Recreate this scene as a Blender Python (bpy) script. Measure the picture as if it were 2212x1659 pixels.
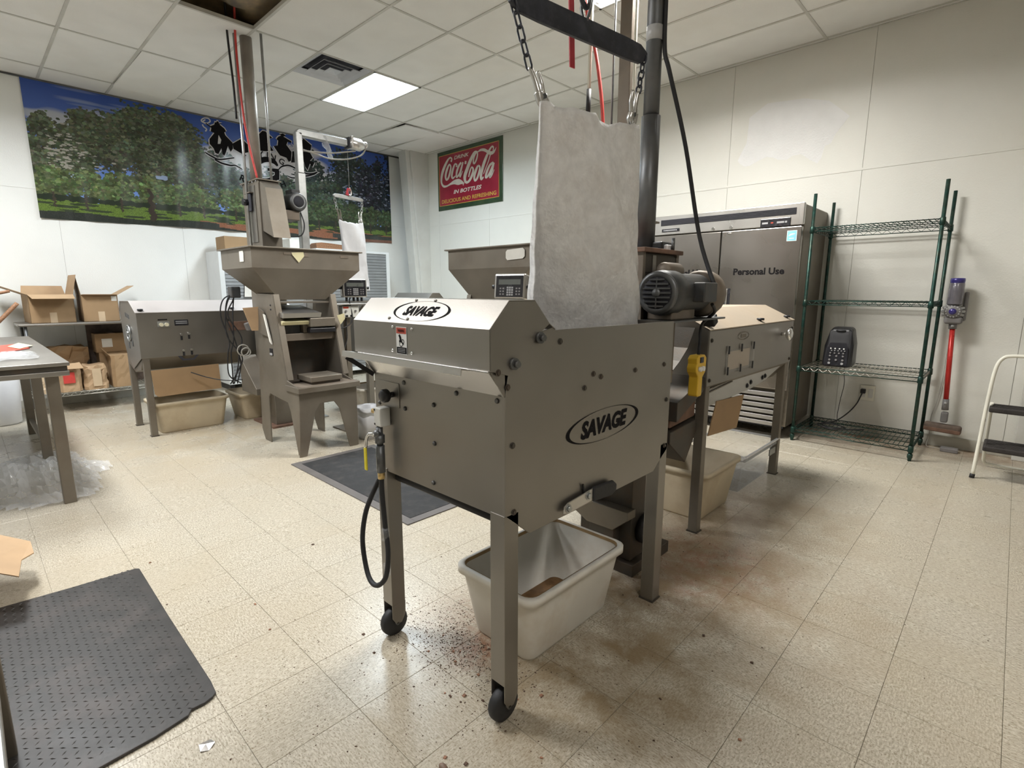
import bpy, bmesh, math, random, json
import numpy as np
from mathutils import Vector, Matrix
random.seed(7)
for o in list(bpy.data.objects): bpy.data.objects.remove(o)
scn = bpy.context.scene
C = scn.collection
# ---------------- camera ----------------
cd = bpy.data.cameras.new('camera'); cam = bpy.data.objects.new('camera', cd); C.objects.link(cam)
cd.sensor_width = 36; cd.lens = 18.403; cd.clip_start = 0.02
def _cam(yaw, pitch, roll):
    cy, sy, cp, sp = math.cos(yaw), math.sin(yaw), math.cos(pitch), math.sin(pitch)
    f = Vector((-sy*cp, cy*cp, -sp)); r = Vector((cy, sy, 0)); u = r.cross(f)
    c, s = math.cos(roll), math.sin(roll)
    r2 = r*c+u*s; u2 = u*c-r*s
    return Matrix(((r2.x, u2.x, -f.x, 0), (r2.y, u2.y, -f.y, 0), (r2.z, u2.z, -f.z, 0), (0, 0, 0, 1)))
cam.matrix_world = Matrix.Translation((0, 0, 1.347)) @ _cam(.76176, .17595, .00215)
scn.camera = cam
# ---------------- world, exposure ----------------
w = bpy.data.worlds.new('world'); scn.world = w; w.use_nodes = True
w.node_tree.nodes['Background'].inputs[0].default_value = (.8, .85, .9, 1)
w.node_tree.nodes['Background'].inputs[1].default_value = .02
vs = scn.view_settings; vs.view_transform = 'Standard'; vs.look = 'None'; vs.gamma = 1; vs.use_curve_mapping = False
vs.exposure = 0.0
scn.cycles.max_bounces = 5; scn.cycles.diffuse_bounces = 3; scn.cycles.glossy_bounces = 3; scn.cycles.transparent_max_bounces = 6
scn.cycles.caustics_reflective = False; scn.cycles.caustics_refractive = False
TUBE_GLOW = 14.0; LAMP_WATTS = 118.0; LAMP_SPREAD = math.radians(160)
# ceiling lamps: (x0, x1, y0, y1, strength)
X0, X1, Y0, Y1, CE = -8.1, 4.6, -4.6, 5.85, 3.63
LAMPS = [(-6.435, -5.2175, 3.35, 3.96, .75), (-2.7825, -1.565, 3.35, 3.96, 1.15), (-6.435, -5.2175, -.309, .301, .85), (-4.0, -2.7825, -.309, .301, .66), (.87, 2.0875, -.309, .301, .34)]
LAMP_TINT = [(.80,.92,1.0), (1.0,.98,.93), (.95,.98,1.0), (.98,.98,.98), (1.0,.97,.93)]
# ---------------- helpers ----------------
ORG = {}
class MB:
    def __init__(s): s.v = []; s.f = []; s.sm = []
    def add(s, vs, fs, smooth=False):
        n = len(s.v); s.v += [tuple(q) for q in vs]; s.f += [tuple(i+n for i in f) for f in fs]; s.sm += [smooth]*len(fs); return s
    def box(s, a, b):
        x0, y0, z0 = a; x1, y1, z1 = b
        return s.add([(x0,y0,z0),(x1,y0,z0),(x1,y1,z0),(x0,y1,z0),(x0,y0,z1),(x1,y0,z1),(x1,y1,z1),(x0,y1,z1)],
                     [(0,3,2,1),(4,5,6,7),(0,1,5,4),(1,2,6,5),(2,3,7,6),(3,0,4,7)])
    def obox(s, c, size, rot=None):
        m = rot if rot is not None else Matrix.Identity(3)
        c = Vector(c); q = []
        for z in (-.5,.5):
            for x, y in ((-.5,-.5),(.5,-.5),(.5,.5),(-.5,.5)):
                q.append(c+m @ Vector((x*size[0], y*size[1], z*size[2])))
        return s.add(q, [(0,3,2,1),(4,5,6,7),(0,1,5,4),(1,2,6,5),(2,3,7,6),(3,0,4,7)])
    def bar(s, p, q, w, h):
        p, q = Vector(p), Vector(q); d = (q-p); L = d.length; d.normalize()
        up = Vector((0,0,1)) if abs(d.z) < .95 else Vector((1,0,0))
        a = d.cross(up).normalized(); b = a.cross(d)
        return s.obox((p+q)/2, (L, w, h), Matrix((d, a, b)).transposed())
    def cyl(s, p, q, r, n=16, r2=None, cap=True):
        p, q = Vector(p), Vector(q); r2 = r if r2 is None else r2
        d = (q-p).normalized(); up = Vector((0,0,1)) if abs(d.z) < .95 else Vector((1,0,0))
        a = d.cross(up).normalized(); b = d.cross(a)
        vs = []
        for k in range(n):
            t = 2*math.pi*k/n; u = a*math.cos(t)+b*math.sin(t)
            vs += [p+u*r, q+u*r2]
        s.add(vs, [(2*k, 2*((k+1) % n), 2*((k+1) % n)+1, 2*k+1) for k in range(n)], True)
        if cap:
            s.add(vs[0::2], [tuple(range(n))[::-1]]); s.add(vs[1::2], [tuple(range(n))])
        return s
    def tube(s, pts, r, n=8, sub=0, closed=False):
        P = [Vector(p) for p in pts]
        if sub: P = spline(P, sub, closed)
        N = len(P); rings = []; a = None
        for i, p in enumerate(P):
            if closed: d = (P[(i+1) % N]-P[i-1])
            else: d = P[min(i+1, N-1)]-P[max(i-1, 0)]
            d.normalize()
            if a is None:
                up = Vector((0,0,1)) if abs(d.z) < .9 else Vector((1,0,0)); a = d.cross(up).normalized()
            else:
                a = (a-d*a.dot(d)).normalized()
            b = d.cross(a); rr = r(i/(N-1)) if callable(r) else r
            rings.append([p+(a*math.cos(2*math.pi*k/n)+b*math.sin(2*math.pi*k/n))*rr for k in range(n)])
        vs = [q for R in rings for q in R]; fs = []
        for i in range(N if closed else N-1):
            j = (i+1) % N
            for k in range(n): fs.append((i*n+k, i*n+(k+1) % n, j*n+(k+1) % n, j*n+k))
        s.add(vs, fs, True)
        if not closed: s.add(rings[0], [tuple(range(n))]); s.add(rings[-1], [tuple(range(n))[::-1]])
        return s
    def lathe(s, prof, c=(0,0,0), axis='z', n=24, smooth=True):
        c = Vector(c); vs = []; m = len(prof)
        for k in range(n):
            t = 2*math.pi*k/n
            for r, h in prof:
                x, y = r*math.cos(t), r*math.sin(t)
                vs.append(c+Vector({'z': (x,y,h), 'x': (h,x,y), 'y': (y,h,x)}[axis]))
        fs = []
        for k in range(n):
            k2 = (k+1) % n
            for i in range(m-1): fs.append((k*m+i, k2*m+i, k2*m+i+1, k*m+i+1))
        return s.add(vs, fs, smooth)
    def prism(s, poly, ax, a, b):
        """poly: 2D points in the two other axes (x: (y,z), y: (x,z), z: (x,y))."""
        def p3(q, t): return {'x': (t,q[0],q[1]), 'y': (q[0],t,q[1]), 'z': (q[0],q[1],t)}[ax]
        n = len(poly); vs = [p3(q, a) for q in poly]+[p3(q, b) for q in poly]
        return s.add(vs, [tuple(range(n))[::-1], tuple(range(n, 2*n))]+[(i, (i+1) % n, n+(i+1) % n, n+i) for i in range(n)])
    def strip(s, path, w0, w1, ax, t=.003):
        """sheet metal: open 2D path extruded along ax between w0 and w1 with thickness t."""
        P = [Vector(q) for q in path]; off = []
        for i in range(len(P)):
            d0 = (P[i]-P[i-1]).normalized() if i else (P[1]-P[0]).normalized()
            d1 = (P[i+1]-P[i]).normalized() if i < len(P)-1 else d0
            n0 = Vector((-d0.y, d0.x)); n1 = Vector((-d1.y, d1.x)); n = (n0+n1).normalized()
            off.append(P[i]+n*t/max(.4, n.dot(n0)))
        for i in range(len(P)-1):
            s.prism([P[i], P[i+1], off[i+1], off[i]], ax, w0, w1)
        return s
    def sphere(s, c, r, n=12, sc=(1,1,1)):
        m = n//2; c = Vector(c); vs = []; 
        for i in range(m+1):
            ph = math.pi*i/m
            for k in range(n):
                t = 2*math.pi*k/n
                vs.append(c+Vector((math.sin(ph)*math.cos(t)*r*sc[0], math.sin(ph)*math.sin(t)*r*sc[1], math.cos(ph)*r*sc[2])))
        return s.add(vs, [(i*n+k, i*n+n+k, i*n+n+(k+1) % n, i*n+(k+1) % n) for i in range(m) for k in range(n)], True)
    def torus(s, c, R, r, axis='z', n=24, m=8, sc=1):
        pts = []
        for k in range(n):
            t = 2*math.pi*k/n; x, y = R*math.cos(t), R*math.sin(t)*sc
            pts.append(Vector(c)+Vector({'z': (x,y,0), 'x': (0,x,y), 'y': (x,0,y)}[axis]))
        return s.tube(pts, r, m, closed=True)
    def build(s, name, mat, parent=None, bevel=0, seg=2, origin=None, kind=None):
        me = bpy.data.meshes.new(name)
        if origin is None and parent is not None: origin = ORG.get(parent.name, Vector((0,0,0)))
        if origin is None:
            xs = [q[0] for q in s.v]; ys = [q[1] for q in s.v]; zs = [q[2] for q in s.v]
            origin = Vector(((min(xs)+max(xs))/2, (min(ys)+max(ys))/2, min(zs)))
        origin = Vector(origin)
        me.from_pydata([tuple(Vector(q)-origin) for q in s.v], [], s.f)
        me.polygons.foreach_set('use_smooth', s.sm)
        bm = bmesh.new(); bm.from_mesh(me); bmesh.ops.remove_doubles(bm, verts=bm.verts, dist=1e-6)
        bmesh.ops.recalc_face_normals(bm, faces=bm.faces); bm.to_mesh(me); bm.free()
        me.materials.append(MAT[mat] if isinstance(mat, str) else mat)
        o = bpy.data.objects.new(name, me); C.objects.link(o)
        if parent is not None:
            o.parent = parent; ORG[o.name] = origin
        else:
            o.location = origin; ORG[o.name] = origin
        if bevel:
            b = o.modifiers.new('bevel', 'BEVEL'); b.width = bevel; b.segments = seg; b.limit_method = 'ANGLE'; b.angle_limit = math.radians(40)
            b.harden_normals = False
        if kind: o['kind'] = kind
        return o
def spline(P, sub, closed=False):
    out = []; N = len(P)
    rng = range(N if closed else N-1)
    for i in rng:
        p0 = P[i-1] if (closed or i > 0) else P[0]; p1 = P[i]; p2 = P[(i+1) % N]; p3 = P[(i+2) % N] if (closed or i+2 < N) else P[-1]
        for k in range(sub):
            t = k/sub
            out.append(.5*((2*p1)+(p2-p0)*t+(2*p0-5*p1+4*p2-p3)*t*t+(3*p1-p0-3*p2+p3)*t**3))
    if not closed: out.append(P[-1])
    return out
def tag(o, label, cat, group=None, kind=None):
    o['label'] = label; o['category'] = cat
    if group: o['group'] = group
    if kind: o['kind'] = kind
    return o
def thing(name, label, cat, loc, group=None):
    o = bpy.data.objects.new(name, None); C.objects.link(o); o.location = loc; o.empty_display_size = .05
    ORG[o.name] = Vector(loc); return tag(o, label, cat, group)
def struct(o): o['kind'] = 'structure'; return o
def dup(root, loc, rz=None, label=None):
    def cp(o, par):
        c = o.copy(); C.objects.link(c); c.parent = par
        for ch in o.children: cp(ch, c)
        return c
    r = cp(root, None); r.location = loc
    if rz is not None: r.rotation_euler = (0, 0, rz)
    if label: r['label'] = label
    return r
def rib2(mb, pts, mapf, sub=6, h=.0):
    """flat ribbon with a width per point; pts (a,b,halfwidth); mapf(a,b,c)->3D."""
    P = [Vector(p) for p in pts]
    Q = spline(P, sub) if len(P) > 2 else P
    L = []; R = []
    for i, q in enumerate(Q):
        d = Q[min(i+1, len(Q)-1)]-Q[max(i-1, 0)]; d = Vector((d.x, d.y)); 
        if d.length < 1e-9: d = Vector((1,0))
        d.normalize(); n = Vector((-d.y, d.x))*max(q.z, .001)
        L.append(mapf(q.x+n.x, q.y+n.y, h)); R.append(mapf(q.x-n.x, q.y-n.y, h))
    vs = L+R; m = len(L)
    mb.add(vs, [(i, i+1, m+i+1, m+i) for i in range(m-1)])
def disc2(mb, c, r, mapf, h=0, n=12, rx=None):
    mb.add([mapf(c[0]+(rx or r)*math.cos(2*math.pi*k/n), c[1]+r*math.sin(2*math.pi*k/n), h) for k in range(n)], [tuple(range(n))])
def plane_map(o, u, v):
    o, u, v = Vector(o), Vector(u).normalized(), Vector(v).normalized(); n = u.cross(v)
    return lambda a, b, c=0: o+u*a+v*b+n*c
_dg = None
def text(name, body, mapf, mat, parent, width=None, height=None, at=(0,0), shear=0, bold=0, h=.001, rot=0, th=.0006, tilt=0):
    """lettering as a thin mesh on a plane; at = centre in plane coordinates."""
    cu = bpy.data.curves.new('t', 'FONT'); cu.body = body; cu.shear = shear; cu.offset = bold; cu.extrude = 0; cu.resolution_u = 3
    ob = bpy.data.objects.new('t', cu); C.objects.link(ob)
    dg = bpy.context.evaluated_depsgraph_get(); me = bpy.data.meshes.new_from_object(ob.evaluated_get(dg))
    vs = [v.co.copy() for v in me.vertices]; fs = [tuple(p.vertices) for p in me.polygons]
    bpy.data.objects.remove(ob); bpy.data.curves.remove(cu); bpy.data.meshes.remove(me)
    x0 = min(v.x for v in vs); x1 = max(v.x for v in vs); y0 = min(v.y for v in vs); y1 = max(v.y for v in vs)
    sx = width/(x1-x0) if width else None; sy = height/(y1-y0) if height else None
    sx = sx or sy; sy = sy or sx; c, s = math.cos(rot), math.sin(rot)
    mb = MB(); q = []
    for v in vs:
        a, b = (v.x-(x0+x1)/2)*sx, (v.y-(y0+y1)/2)*sy
        b += a*tilt
        q.append(mapf(at[0]+a*c-b*s, at[1]+a*s+b*c, h))
    mb.add(q, fs)
    return mb.build(name, mat, parent)
# ---------------- materials ----------------
MAT = {}
def mat(name, col, rough=.5, metal=0., var=.08, scale=6., bump=0., bscale=60., spec=.5, dirt=None, damt=.5, dscale=3., coat=0., emit=0, alpha=1., trans=0., stretch=(1,1,1), coord='Object', rvar=.1):
    m = bpy.data.materials.new(name); m.use_nodes = True; nt = m.node_tree; N = nt.nodes; L = nt.links
    b = N['Principled BSDF']; b.inputs['Metallic'].default_value = metal; b.inputs['Roughness'].default_value = rough
    b.inputs['Specular IOR Level'].default_value = spec; b.inputs['Coat Weight'].default_value = coat
    b.inputs['Alpha'].default_value = alpha; b.inputs['Transmission Weight'].default_value = trans
    tc = N.new('ShaderNodeTexCoord'); mp = N.new('ShaderNodeMapping'); mp.inputs['Scale'].default_value = stretch
    if coord == 'World':
        g = N.new('ShaderNodeNewGeometry'); L.new(g.outputs['Position'], mp.inputs['Vector'])
    else: L.new(tc.outputs[coord], mp.inputs['Vector'])
    nz = N.new('ShaderNodeTexNoise'); nz.inputs['Scale'].default_value = scale; nz.inputs['Detail'].default_value = 2
    L.new(mp.outputs[0], nz.inputs['Vector'])
    mx = N.new('ShaderNodeMix'); mx.data_type = 'RGBA'
    c = Vector(col)
    mx.inputs['A'].default_value = (*[max(0, x*(1-var)) for x in c], 1); mx.inputs['B'].default_value = (*[min(1, x*(1+var)) for x in c], 1)
    rg = N.new('ShaderNodeMapRange'); rg.inputs[1].default_value = .3; rg.inputs[2].default_value = .7
    L.new(nz.outputs['Fac'], rg.inputs[0]); L.new(rg.outputs[0], mx.inputs['Factor'])
    out = mx.outputs['Result']
    if dirt is not None:
        n2 = N.new('ShaderNodeTexNoise'); n2.inputs['Scale'].default_value = dscale; n2.inputs['Detail'].default_value = 4; n2.inputs['Roughness'].default_value = .65
        L.new(mp.outputs[0], n2.inputs['Vector'])
        r2 = N.new('ShaderNodeMapRange'); r2.inputs[1].default_value = .48; r2.inputs[2].default_value = .75; r2.inputs[4].default_value = damt
        L.new(n2.outputs['Fac'], r2.inputs[0])
        m2 = N.new('ShaderNodeMix'); m2.data_type = 'RGBA'; m2.inputs['B'].default_value = (*dirt, 1)
        L.new(out, m2.inputs['A']); L.new(r2.outputs[0], m2.inputs['Factor']); out = m2.outputs['Result']
    L.new(out, b.inputs['Base Color'])
    if rvar:
        r3 = N.new('ShaderNodeMapRange'); r3.inputs[3].default_value = max(.02, rough-rvar); r3.inputs[4].default_value = min(1, rough+rvar)
        L.new(nz.outputs['Fac'], r3.inputs[0]); L.new(r3.outputs[0], b.inputs['Roughness'])
    if bump:
        n3 = N.new('ShaderNodeTexNoise'); n3.inputs['Scale'].default_value = bscale; n3.inputs['Detail'].default_value = 2
        L.new(mp.outputs[0], n3.inputs['Vector'])
        bp = N.new('ShaderNodeBump'); bp.inputs['Strength'].default_value = bump; bp.inputs['Distance'].default_value = .01
        L.new(n3.outputs['Fac'], bp.inputs['Height']); L.new(bp.outputs[0], b.inputs['Normal'])
    if emit:
        b.inputs['Emission Color'].default_value = (*col, 1); b.inputs['Emission Strength'].default_value = emit
    MAT[name] = m; return m
mat('steel', (.30,.283,.258), .40, .9, .07, 3, .03, 300, dirt=(.30,.27,.23), damt=.25, dscale=2.5)
mat('steel_dull', (.22,.195,.16), .5, .55, .1, 4, .04, 200, dirt=(.15,.11,.075), damt=.55, dscale=3)
mat('steel_dark', (.09,.08,.068), .55, .5, .15, 6, .05, 120, dirt=(.12,.07,.04), damt=.6, dscale=6)
mat('fridge_steel', (.36,.335,.31), .28, 1., .05, 2, .02, 150)
mat('steel_bright', (.55,.535,.51), .3, .9, .05, 3, .02, 200)
mat('galvanised', (.42,.43,.43), .38, .85, .14, 14)
mat('galv_dark', (.15,.155,.16), .45, .8, .18, 12, dirt=(.18,.16,.14), damt=.5, dscale=8)
mat('pipe_brown', (.21,.175,.14), .55, .35, .12, 9, dirt=(.22,.16,.11), damt=.5, dscale=5)
mat('chrome', (.8,.8,.8), .18, 1., .04, 10)
mat('stain_metal', (.19,.11,.075), .7, .1, .3, 14, dirt=(.12,.06,.04), damt=.7, dscale=9)
mat('black_rubber', (.018,.018,.02), .6, 0, .3, 10, .05, 80)
mat('black_plastic', (.015,.015,.018), .38, 0, .2, 12)
mat('dark_paint', (.03,.033,.045), .45, .2, .3, 16, dirt=(.12,.12,.13), damt=.35, dscale=20)
mat('motor_grey', (.06,.063,.066), .5, .3, .15, 12, dirt=(.13,.10,.07), damt=.5, dscale=8)
mat('ink', (.012,.011,.012), .85, 0, .1, 20, rvar=0, spec=.1)
mat('pipe_tan', (.36,.325,.28), .5, .3, .1, 9, dirt=(.25,.2,.15), damt=.4, dscale=5)
mat('ink_soft', (.06,.05,.05), .5, 0, .2, 40, rvar=0)
mat('white_print', (.82,.82,.80), .5, 0, .04, 10, rvar=0)
mat('paper', (.78,.76,.70), .7, 0, .05, 14, .03, 60)
mat('paper_yellow', (.74,.68,.42), .7, 0, .06, 14)
mat('label_red', (.50,.07,.04), .4, 0, .1, 20)
mat('hose_red', (.62,.06,.05), .45, 0, .12, 14)
mat('tag_red', (.60,.05,.07), .5, 0, .1, 8)
mat('white_plastic', (.80,.80,.82), .45, 0, .04, 8, coat=.1)
mat('bin_white', (.80,.77,.70), .55, 0, .06, 5, .03, 40, dirt=(.55,.42,.27), damt=.45, dscale=4)
mat('bin_tan', (.62,.53,.38), .55, 0, .07, 5, .03, 40, dirt=(.42,.30,.17), damt=.5, dscale=4)
mat('bin_grime', (.22,.12,.05), .8, 0, .4, 18, .3, 60)
mat('clear_plastic', (.93,.94,.94), .12, 0, .02, 5, trans=.0, alpha=.13, rvar=.03)
mat('film', (.9,.92,.95), .12, 0, .03, 12, alpha=.3, bump=.6, bscale=24, rvar=.03)
mat('kraft', (.36,.235,.125), .8, 0, .07, 7, .05, 120, dirt=(.36,.23,.12), damt=.3, dscale=5)
mat('kraft_light', (.46,.31,.18), .75, 0, .08, 7, .1, 30)
mat('kraft_tape', (.62,.47,.31), .4, 0, .05, 9)
mat('cloth', (.74,.73,.71), .9, 0, .07, 30, .5, 55, dirt=(.52,.47,.42), damt=.45, dscale=9)
mat('cloth_white', (.82,.83,.86), .9, 0, .04, 9, .2, 26)
mat('wood', (.28,.14,.07), .55, 0, .25, 10, stretch=(1,6,6))
mat('yellow', (.75,.47,.04), .45, 0, .06, 10)
mat('valve_yellow', (.80,.68,.03), .45, 0, .05, 10)
mat('brass', (.62,.45,.2), .35, .9, .1, 14)
mat('red_gloss', (.55,.03,.025), .3, .2, .06, 8)
mat('blue_violet', (.05,.04,.25), .3, .2, .2, 8, coat=.4)
mat('grey_plastic', (.22,.21,.21), .45, 0, .15, 10)
mat('grey_light', (.5,.5,.5), .45, .1, .05, 8)
mat('dyson_clear', (.20,.19,.22), .2, .2, .2, 10, coat=.5)
mat('brown_roller', (.13,.095,.075), .8, 0, .25, 18, .2, 40)
mat('green_wire', (.015,.05,.04), .4, .5, .3, 30, dirt=(.10,.09,.06), damt=.5, dscale=14)
mat('chrome_wire', (.55,.53,.47), .35, .85, .15, 20)
mat('cream_paint', (.82,.80,.70), .4, 0, .05, 8)
mat('step_tread', (.035,.03,.028), .75, 0, .25, 22, .3, 140)
mat('foil', (.62,.60,.58), .3, .8, .15, 8, .1, 30)
mat('shell', (.30,.15,.09), .7, 0, .35, 60, coord='World')
mat('shell_dark', (.10,.055,.035), .7, 0, .4, 60, coord='World')
mat('nut', (.20,.13,.09), .5, 0, .25, 40)
mat('cabinet_white', (.72,.74,.74), .5, 0, .04, 5)
mat('cabinet_slat', (.25,.26,.265), .5, .3, .08, 8)
mat('sky_blue_sticker', (.25,.60,.80), .4, 0, .08, 10)
mat('panel_black', (.02,.02,.025), .25, 0, .15, 10, coat=.4)
mat('lcd', (.12,.13,.12), .3, 0, .1, 10)
mat('key_grey', (.35,.35,.36), .5, 0, .08, 12)
mat('cream_knob', (.75,.70,.52), .4, 0, .05, 12)
mat('cable_grey', (.42,.40,.36), .5, 0, .1, 12)
mat('insulation', (.55,.44,.28), .95, 0, .45, 4, .6, 12, dirt=(.10,.13,.19), damt=.9, dscale=2.2)
mat('tee', (.62,.61,.57), .55, .1, .07, 5, dirt=(.45,.42,.36), damt=.4, dscale=3, coord='World')
mat('plenum', (.03,.03,.035), .95, 0, .3, 4)
mat('vent', (.56,.57,.60), .5, .15, .04, 7)
mat('vent_dark', (.04,.04,.05), .8, 0, .1, 7)
mat('reflector', (.9,.9,.9), .3, 0, .02, 5, rvar=0)
mat('trim_white', (.70,.70,.66), .55, 0, .05, 3, dirt=(.58,.55,.48), damt=.35, dscale=2)
mat('base_trim', (.55,.54,.48), .5, 0, .08, 4, dirt=(.25,.17,.10), damt=.7, dscale=3, coord='World')
mat('grout', (.34,.30,.235), .8, 0, .3, 8, coord='World')
mat('ceiling_tile', (.86,.855,.83), .9, 0, .03, 3, .25, 160, dirt=(.76,.72,.64), damt=.35, dscale=.8, coord='World', rvar=0)
mat('sign_green', (.035,.07,.035), .35, .1, .3, 6, coat=.3, dirt=(.08,.10,.04), damt=.5, dscale=5)
mat('sign_red', (.35,.02,.045), .35, .05, .14, 5, coat=.3)
mat('sign_cream', (.72,.68,.60), .4, 0, .06, 14)
mat('sign_gold', (.62,.42,.08), .4, 0, .1, 14)
mat('bronze_paint', (.20,.13,.09), .6, .2, .2, 8)
def emis(name, col, s):
    m = bpy.data.materials.new(name); m.use_nodes = True; b = m.node_tree.nodes['Principled BSDF']
    b.inputs['Base Color'].default_value = (.9,.9,.9,1); b.inputs['Emission Color'].default_value = (*col, 1); b.inputs['Emission Strength'].default_value = s
    m.cycles.emission_sampling = 'NONE'; MAT[name] = m
# ---------------- floor ----------------
TS = .3048; FX, FY = -2.0039, .4378
def floor_material():
    m = bpy.data.materials.new('vinyl_tile'); m.use_nodes = True; nt = m.node_tree; N = nt.nodes; L = nt.links; b = N['Principled BSDF']
    g = N.new('ShaderNodeNewGeometry')
    def vm(op, a, bb):
        n = N.new('ShaderNodeVectorMath'); n.operation = op
        for i, q in enumerate((a, bb)):
            if q is None: continue
            if isinstance(q, tuple): n.inputs[i].default_value = q
            else: L.new(q, n.inputs[i])
        return n.outputs['Value'] if op in ('LENGTH', 'DISTANCE') else n.outputs[0]
    def ma(op, a, bb=None, clamp=False):
        n = N.new('ShaderNodeMath'); n.operation = op; n.use_clamp = clamp
        for i, q in enumerate((a, bb)):
            if q is None: continue
            if isinstance(q, (int, float)): n.inputs[i].default_value = q
            else: L.new(q, n.inputs[i])
        return n.outputs[0]
    def noise(v, s, d=3, r=.5):
        n = N.new('ShaderNodeTexNoise'); n.inputs['Scale'].default_value = s; n.inputs['Detail'].default_value = d; n.inputs['Roughness'].default_value = r
        L.new(v, n.inputs['Vector']); return n.outputs['Fac']
    def mr(x, a, bb, c=0., d=1.):
        n = N.new('ShaderNodeMapRange'); n.inputs[1].default_value = a; n.inputs[2].default_value = bb; n.inputs[3].default_value = c; n.inputs[4].default_value = d
        L.new(x, n.inputs[0]); return n.outputs[0]
    def mix(f, a, bb):
        n = N.new('ShaderNodeMix'); n.data_type = 'RGBA'
        for k, q in (('A', a), ('B', bb)):
            if isinstance(q, tuple): n.inputs[k].default_value = (*q, 1)
            else: L.new(q, n.inputs[k])
        if isinstance(f, float): n.inputs['Factor'].default_value = f
        else: L.new(f, n.inputs['Factor'])
        return n.outputs['Result']
    pos = g.outputs['Position']
    cell = vm('FLOOR', vm('DIVIDE', vm('SUBTRACT', pos, (FX, FY, 0)), (TS, TS, 10)), None)
    wn = N.new('ShaderNodeTexWhiteNoise'); wn.noise_dimensions = '2D'; L.new(cell, wn.inputs['Vector']); rnd = wn.outputs['Value']
    pv = vm('ADD', pos, vm('MULTIPLY', wn.outputs['Color'], (9, 9, 0)))
    sA = noise(vm('MULTIPLY', pv, (60, 190, 1)), 1, 2); sB = noise(vm('MULTIPLY', pv, (190, 60, 1)), 1, 2)
    turn = ma('GREATER_THAN', rnd, .62)
    n_ = N.new('ShaderNodeMix'); L.new(turn, n_.inputs['Factor']); L.new(sA, n_.inputs['A']); L.new(sB, n_.inputs['B']); st = n_.outputs['Result']
    fleck = noise(vm('MULTIPLY', pv, (130, 210, 1)), 1, 2)
    col = mix(mr(st, .35, .65), (.40,.355,.275), (.66,.615,.52))
    col = mix(mr(fleck, .57, .67), col, (.22,.17,.115))
    col = mix(mr(rnd, 0, 1, 0, .12), col, (.45,.39,.28))
    big = noise(pos, .8, 3, .6)
    col = mix(mr(big, .45, .75, 0, .5), col, (.47,.385,.26))
    fine = noise(pos, 5, 4, .7)
    col = mix(mr(fine, .50, .85, 0, .16), col, (.42,.32,.21))
    cache = {}
    def spot(c, r, colr, amt, sc=14):
        nonlocal col
        sc = 5 if sc < 8 else 13 if sc < 20 else 42
        if sc not in cache: cache[sc] = noise(pos, sc, 3, .7)
        d = vm('DISTANCE', pos, (c[0], c[1], 0)); nn = cache[sc]
        f = ma('MULTIPLY', mr(d, r, r*.15, 0, 1), mr(nn, .35, .62, 0, amt)); col = mix(f, col, colr)
    spot((-1.33,1.22), .16, (.30,.10,.05), .9, 40); spot((-1.45,1.32), .35, (.35,.22,.15), .6, 45)
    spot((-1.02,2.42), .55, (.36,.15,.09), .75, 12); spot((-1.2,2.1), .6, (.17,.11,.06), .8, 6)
    spot((-1.15,3.2), .9, (.25,.17,.09), .7, 5); spot((-.95,1.45), .75, (.24,.165,.08), .85, 4); spot((-.8,2.3), .8, (.30,.21,.11), .6, 4)  # brown dirt; the last two also paint in shade beside the machine
    spot((-5.4,1.6), 1.2, (.42,.33,.2), .5, 4); spot((-.9,5.75), .75, (.20,.10,.05), .9, 5); spot((0,5.75), .5, (.25,.15,.09), .8, 6)
    spot((-7.4,.9), .8, (.28,.19,.10), .6, 5)
    L.new(col, b.inputs['Base Color'])
    L.new(mr(fine, .3, .75, .25, .34), b.inputs['Roughness'])
    b.inputs['Specular IOR Level'].default_value = .5
    bp = N.new('ShaderNodeBump'); bp.inputs['Strength'].default_value = .06; bp.inputs['Distance'].default_value = .004
    L.new(noise(pos, 22, 1), bp.inputs['Height']); L.new(bp.outputs[0], b.inputs['Normal'])
    MAT['vinyl_tile'] = m
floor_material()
fl = struct(MB().box((X0-.1, Y0-.1, -.12), (X1+.1, Y1+.1, -.0035)).build('floor', 'grout', origin=(0,0,-.12)))
tm = bpy.data.meshes.new('floor_tile'); g2 = TS-.0011; e = .0008
_b = MB(); _b.add([(0,0,-.003),(g2,0,-.003),(g2,g2,-.003),(0,g2,-.003),(0,0,-e),(g2,0,-e),(g2,g2,-e),(0,g2,-e),(e,e,0),(g2-e,e,0),(g2-e,g2-e,0),(e,g2-e,0)],
   [(0,1,5,4),(1,2,6,5),(2,3,7,6),(3,0,4,7),(4,5,9,8),(5,6,10,9),(6,7,11,10),(7,4,8,11),(8,9,10,11)])
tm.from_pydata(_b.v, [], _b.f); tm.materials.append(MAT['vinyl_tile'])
tiles = []
fwd = Vector((-math.sin(.76176), math.cos(.76176))); rgt = Vector((fwd.y, -fwd.x))
for i in range(math.floor((X0-FX)/TS), math.ceil((X1-FX)/TS)):
    for j in range(math.floor((Y0-FY)/TS), math.ceil((Y1-FY)/TS)):
        x, y = FX+i*TS, FY+j*TS; c = Vector((x+TS/2, y+TS/2)); d = c.dot(fwd); r = c.dot(rgt)
        if x < X0-.001 and x+TS <= X0 or y+TS <= Y0: continue
        full = x >= X0 and x+TS <= X1+.3 and y >= Y0 and y+TS <= Y1
        vis = d > .9 and abs(r) < d*1.12+.35
        tiles.append((-(d if vis else 50+c.length), x, y, full))
tiles.sort(reverse=True)
rest = MB()
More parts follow.
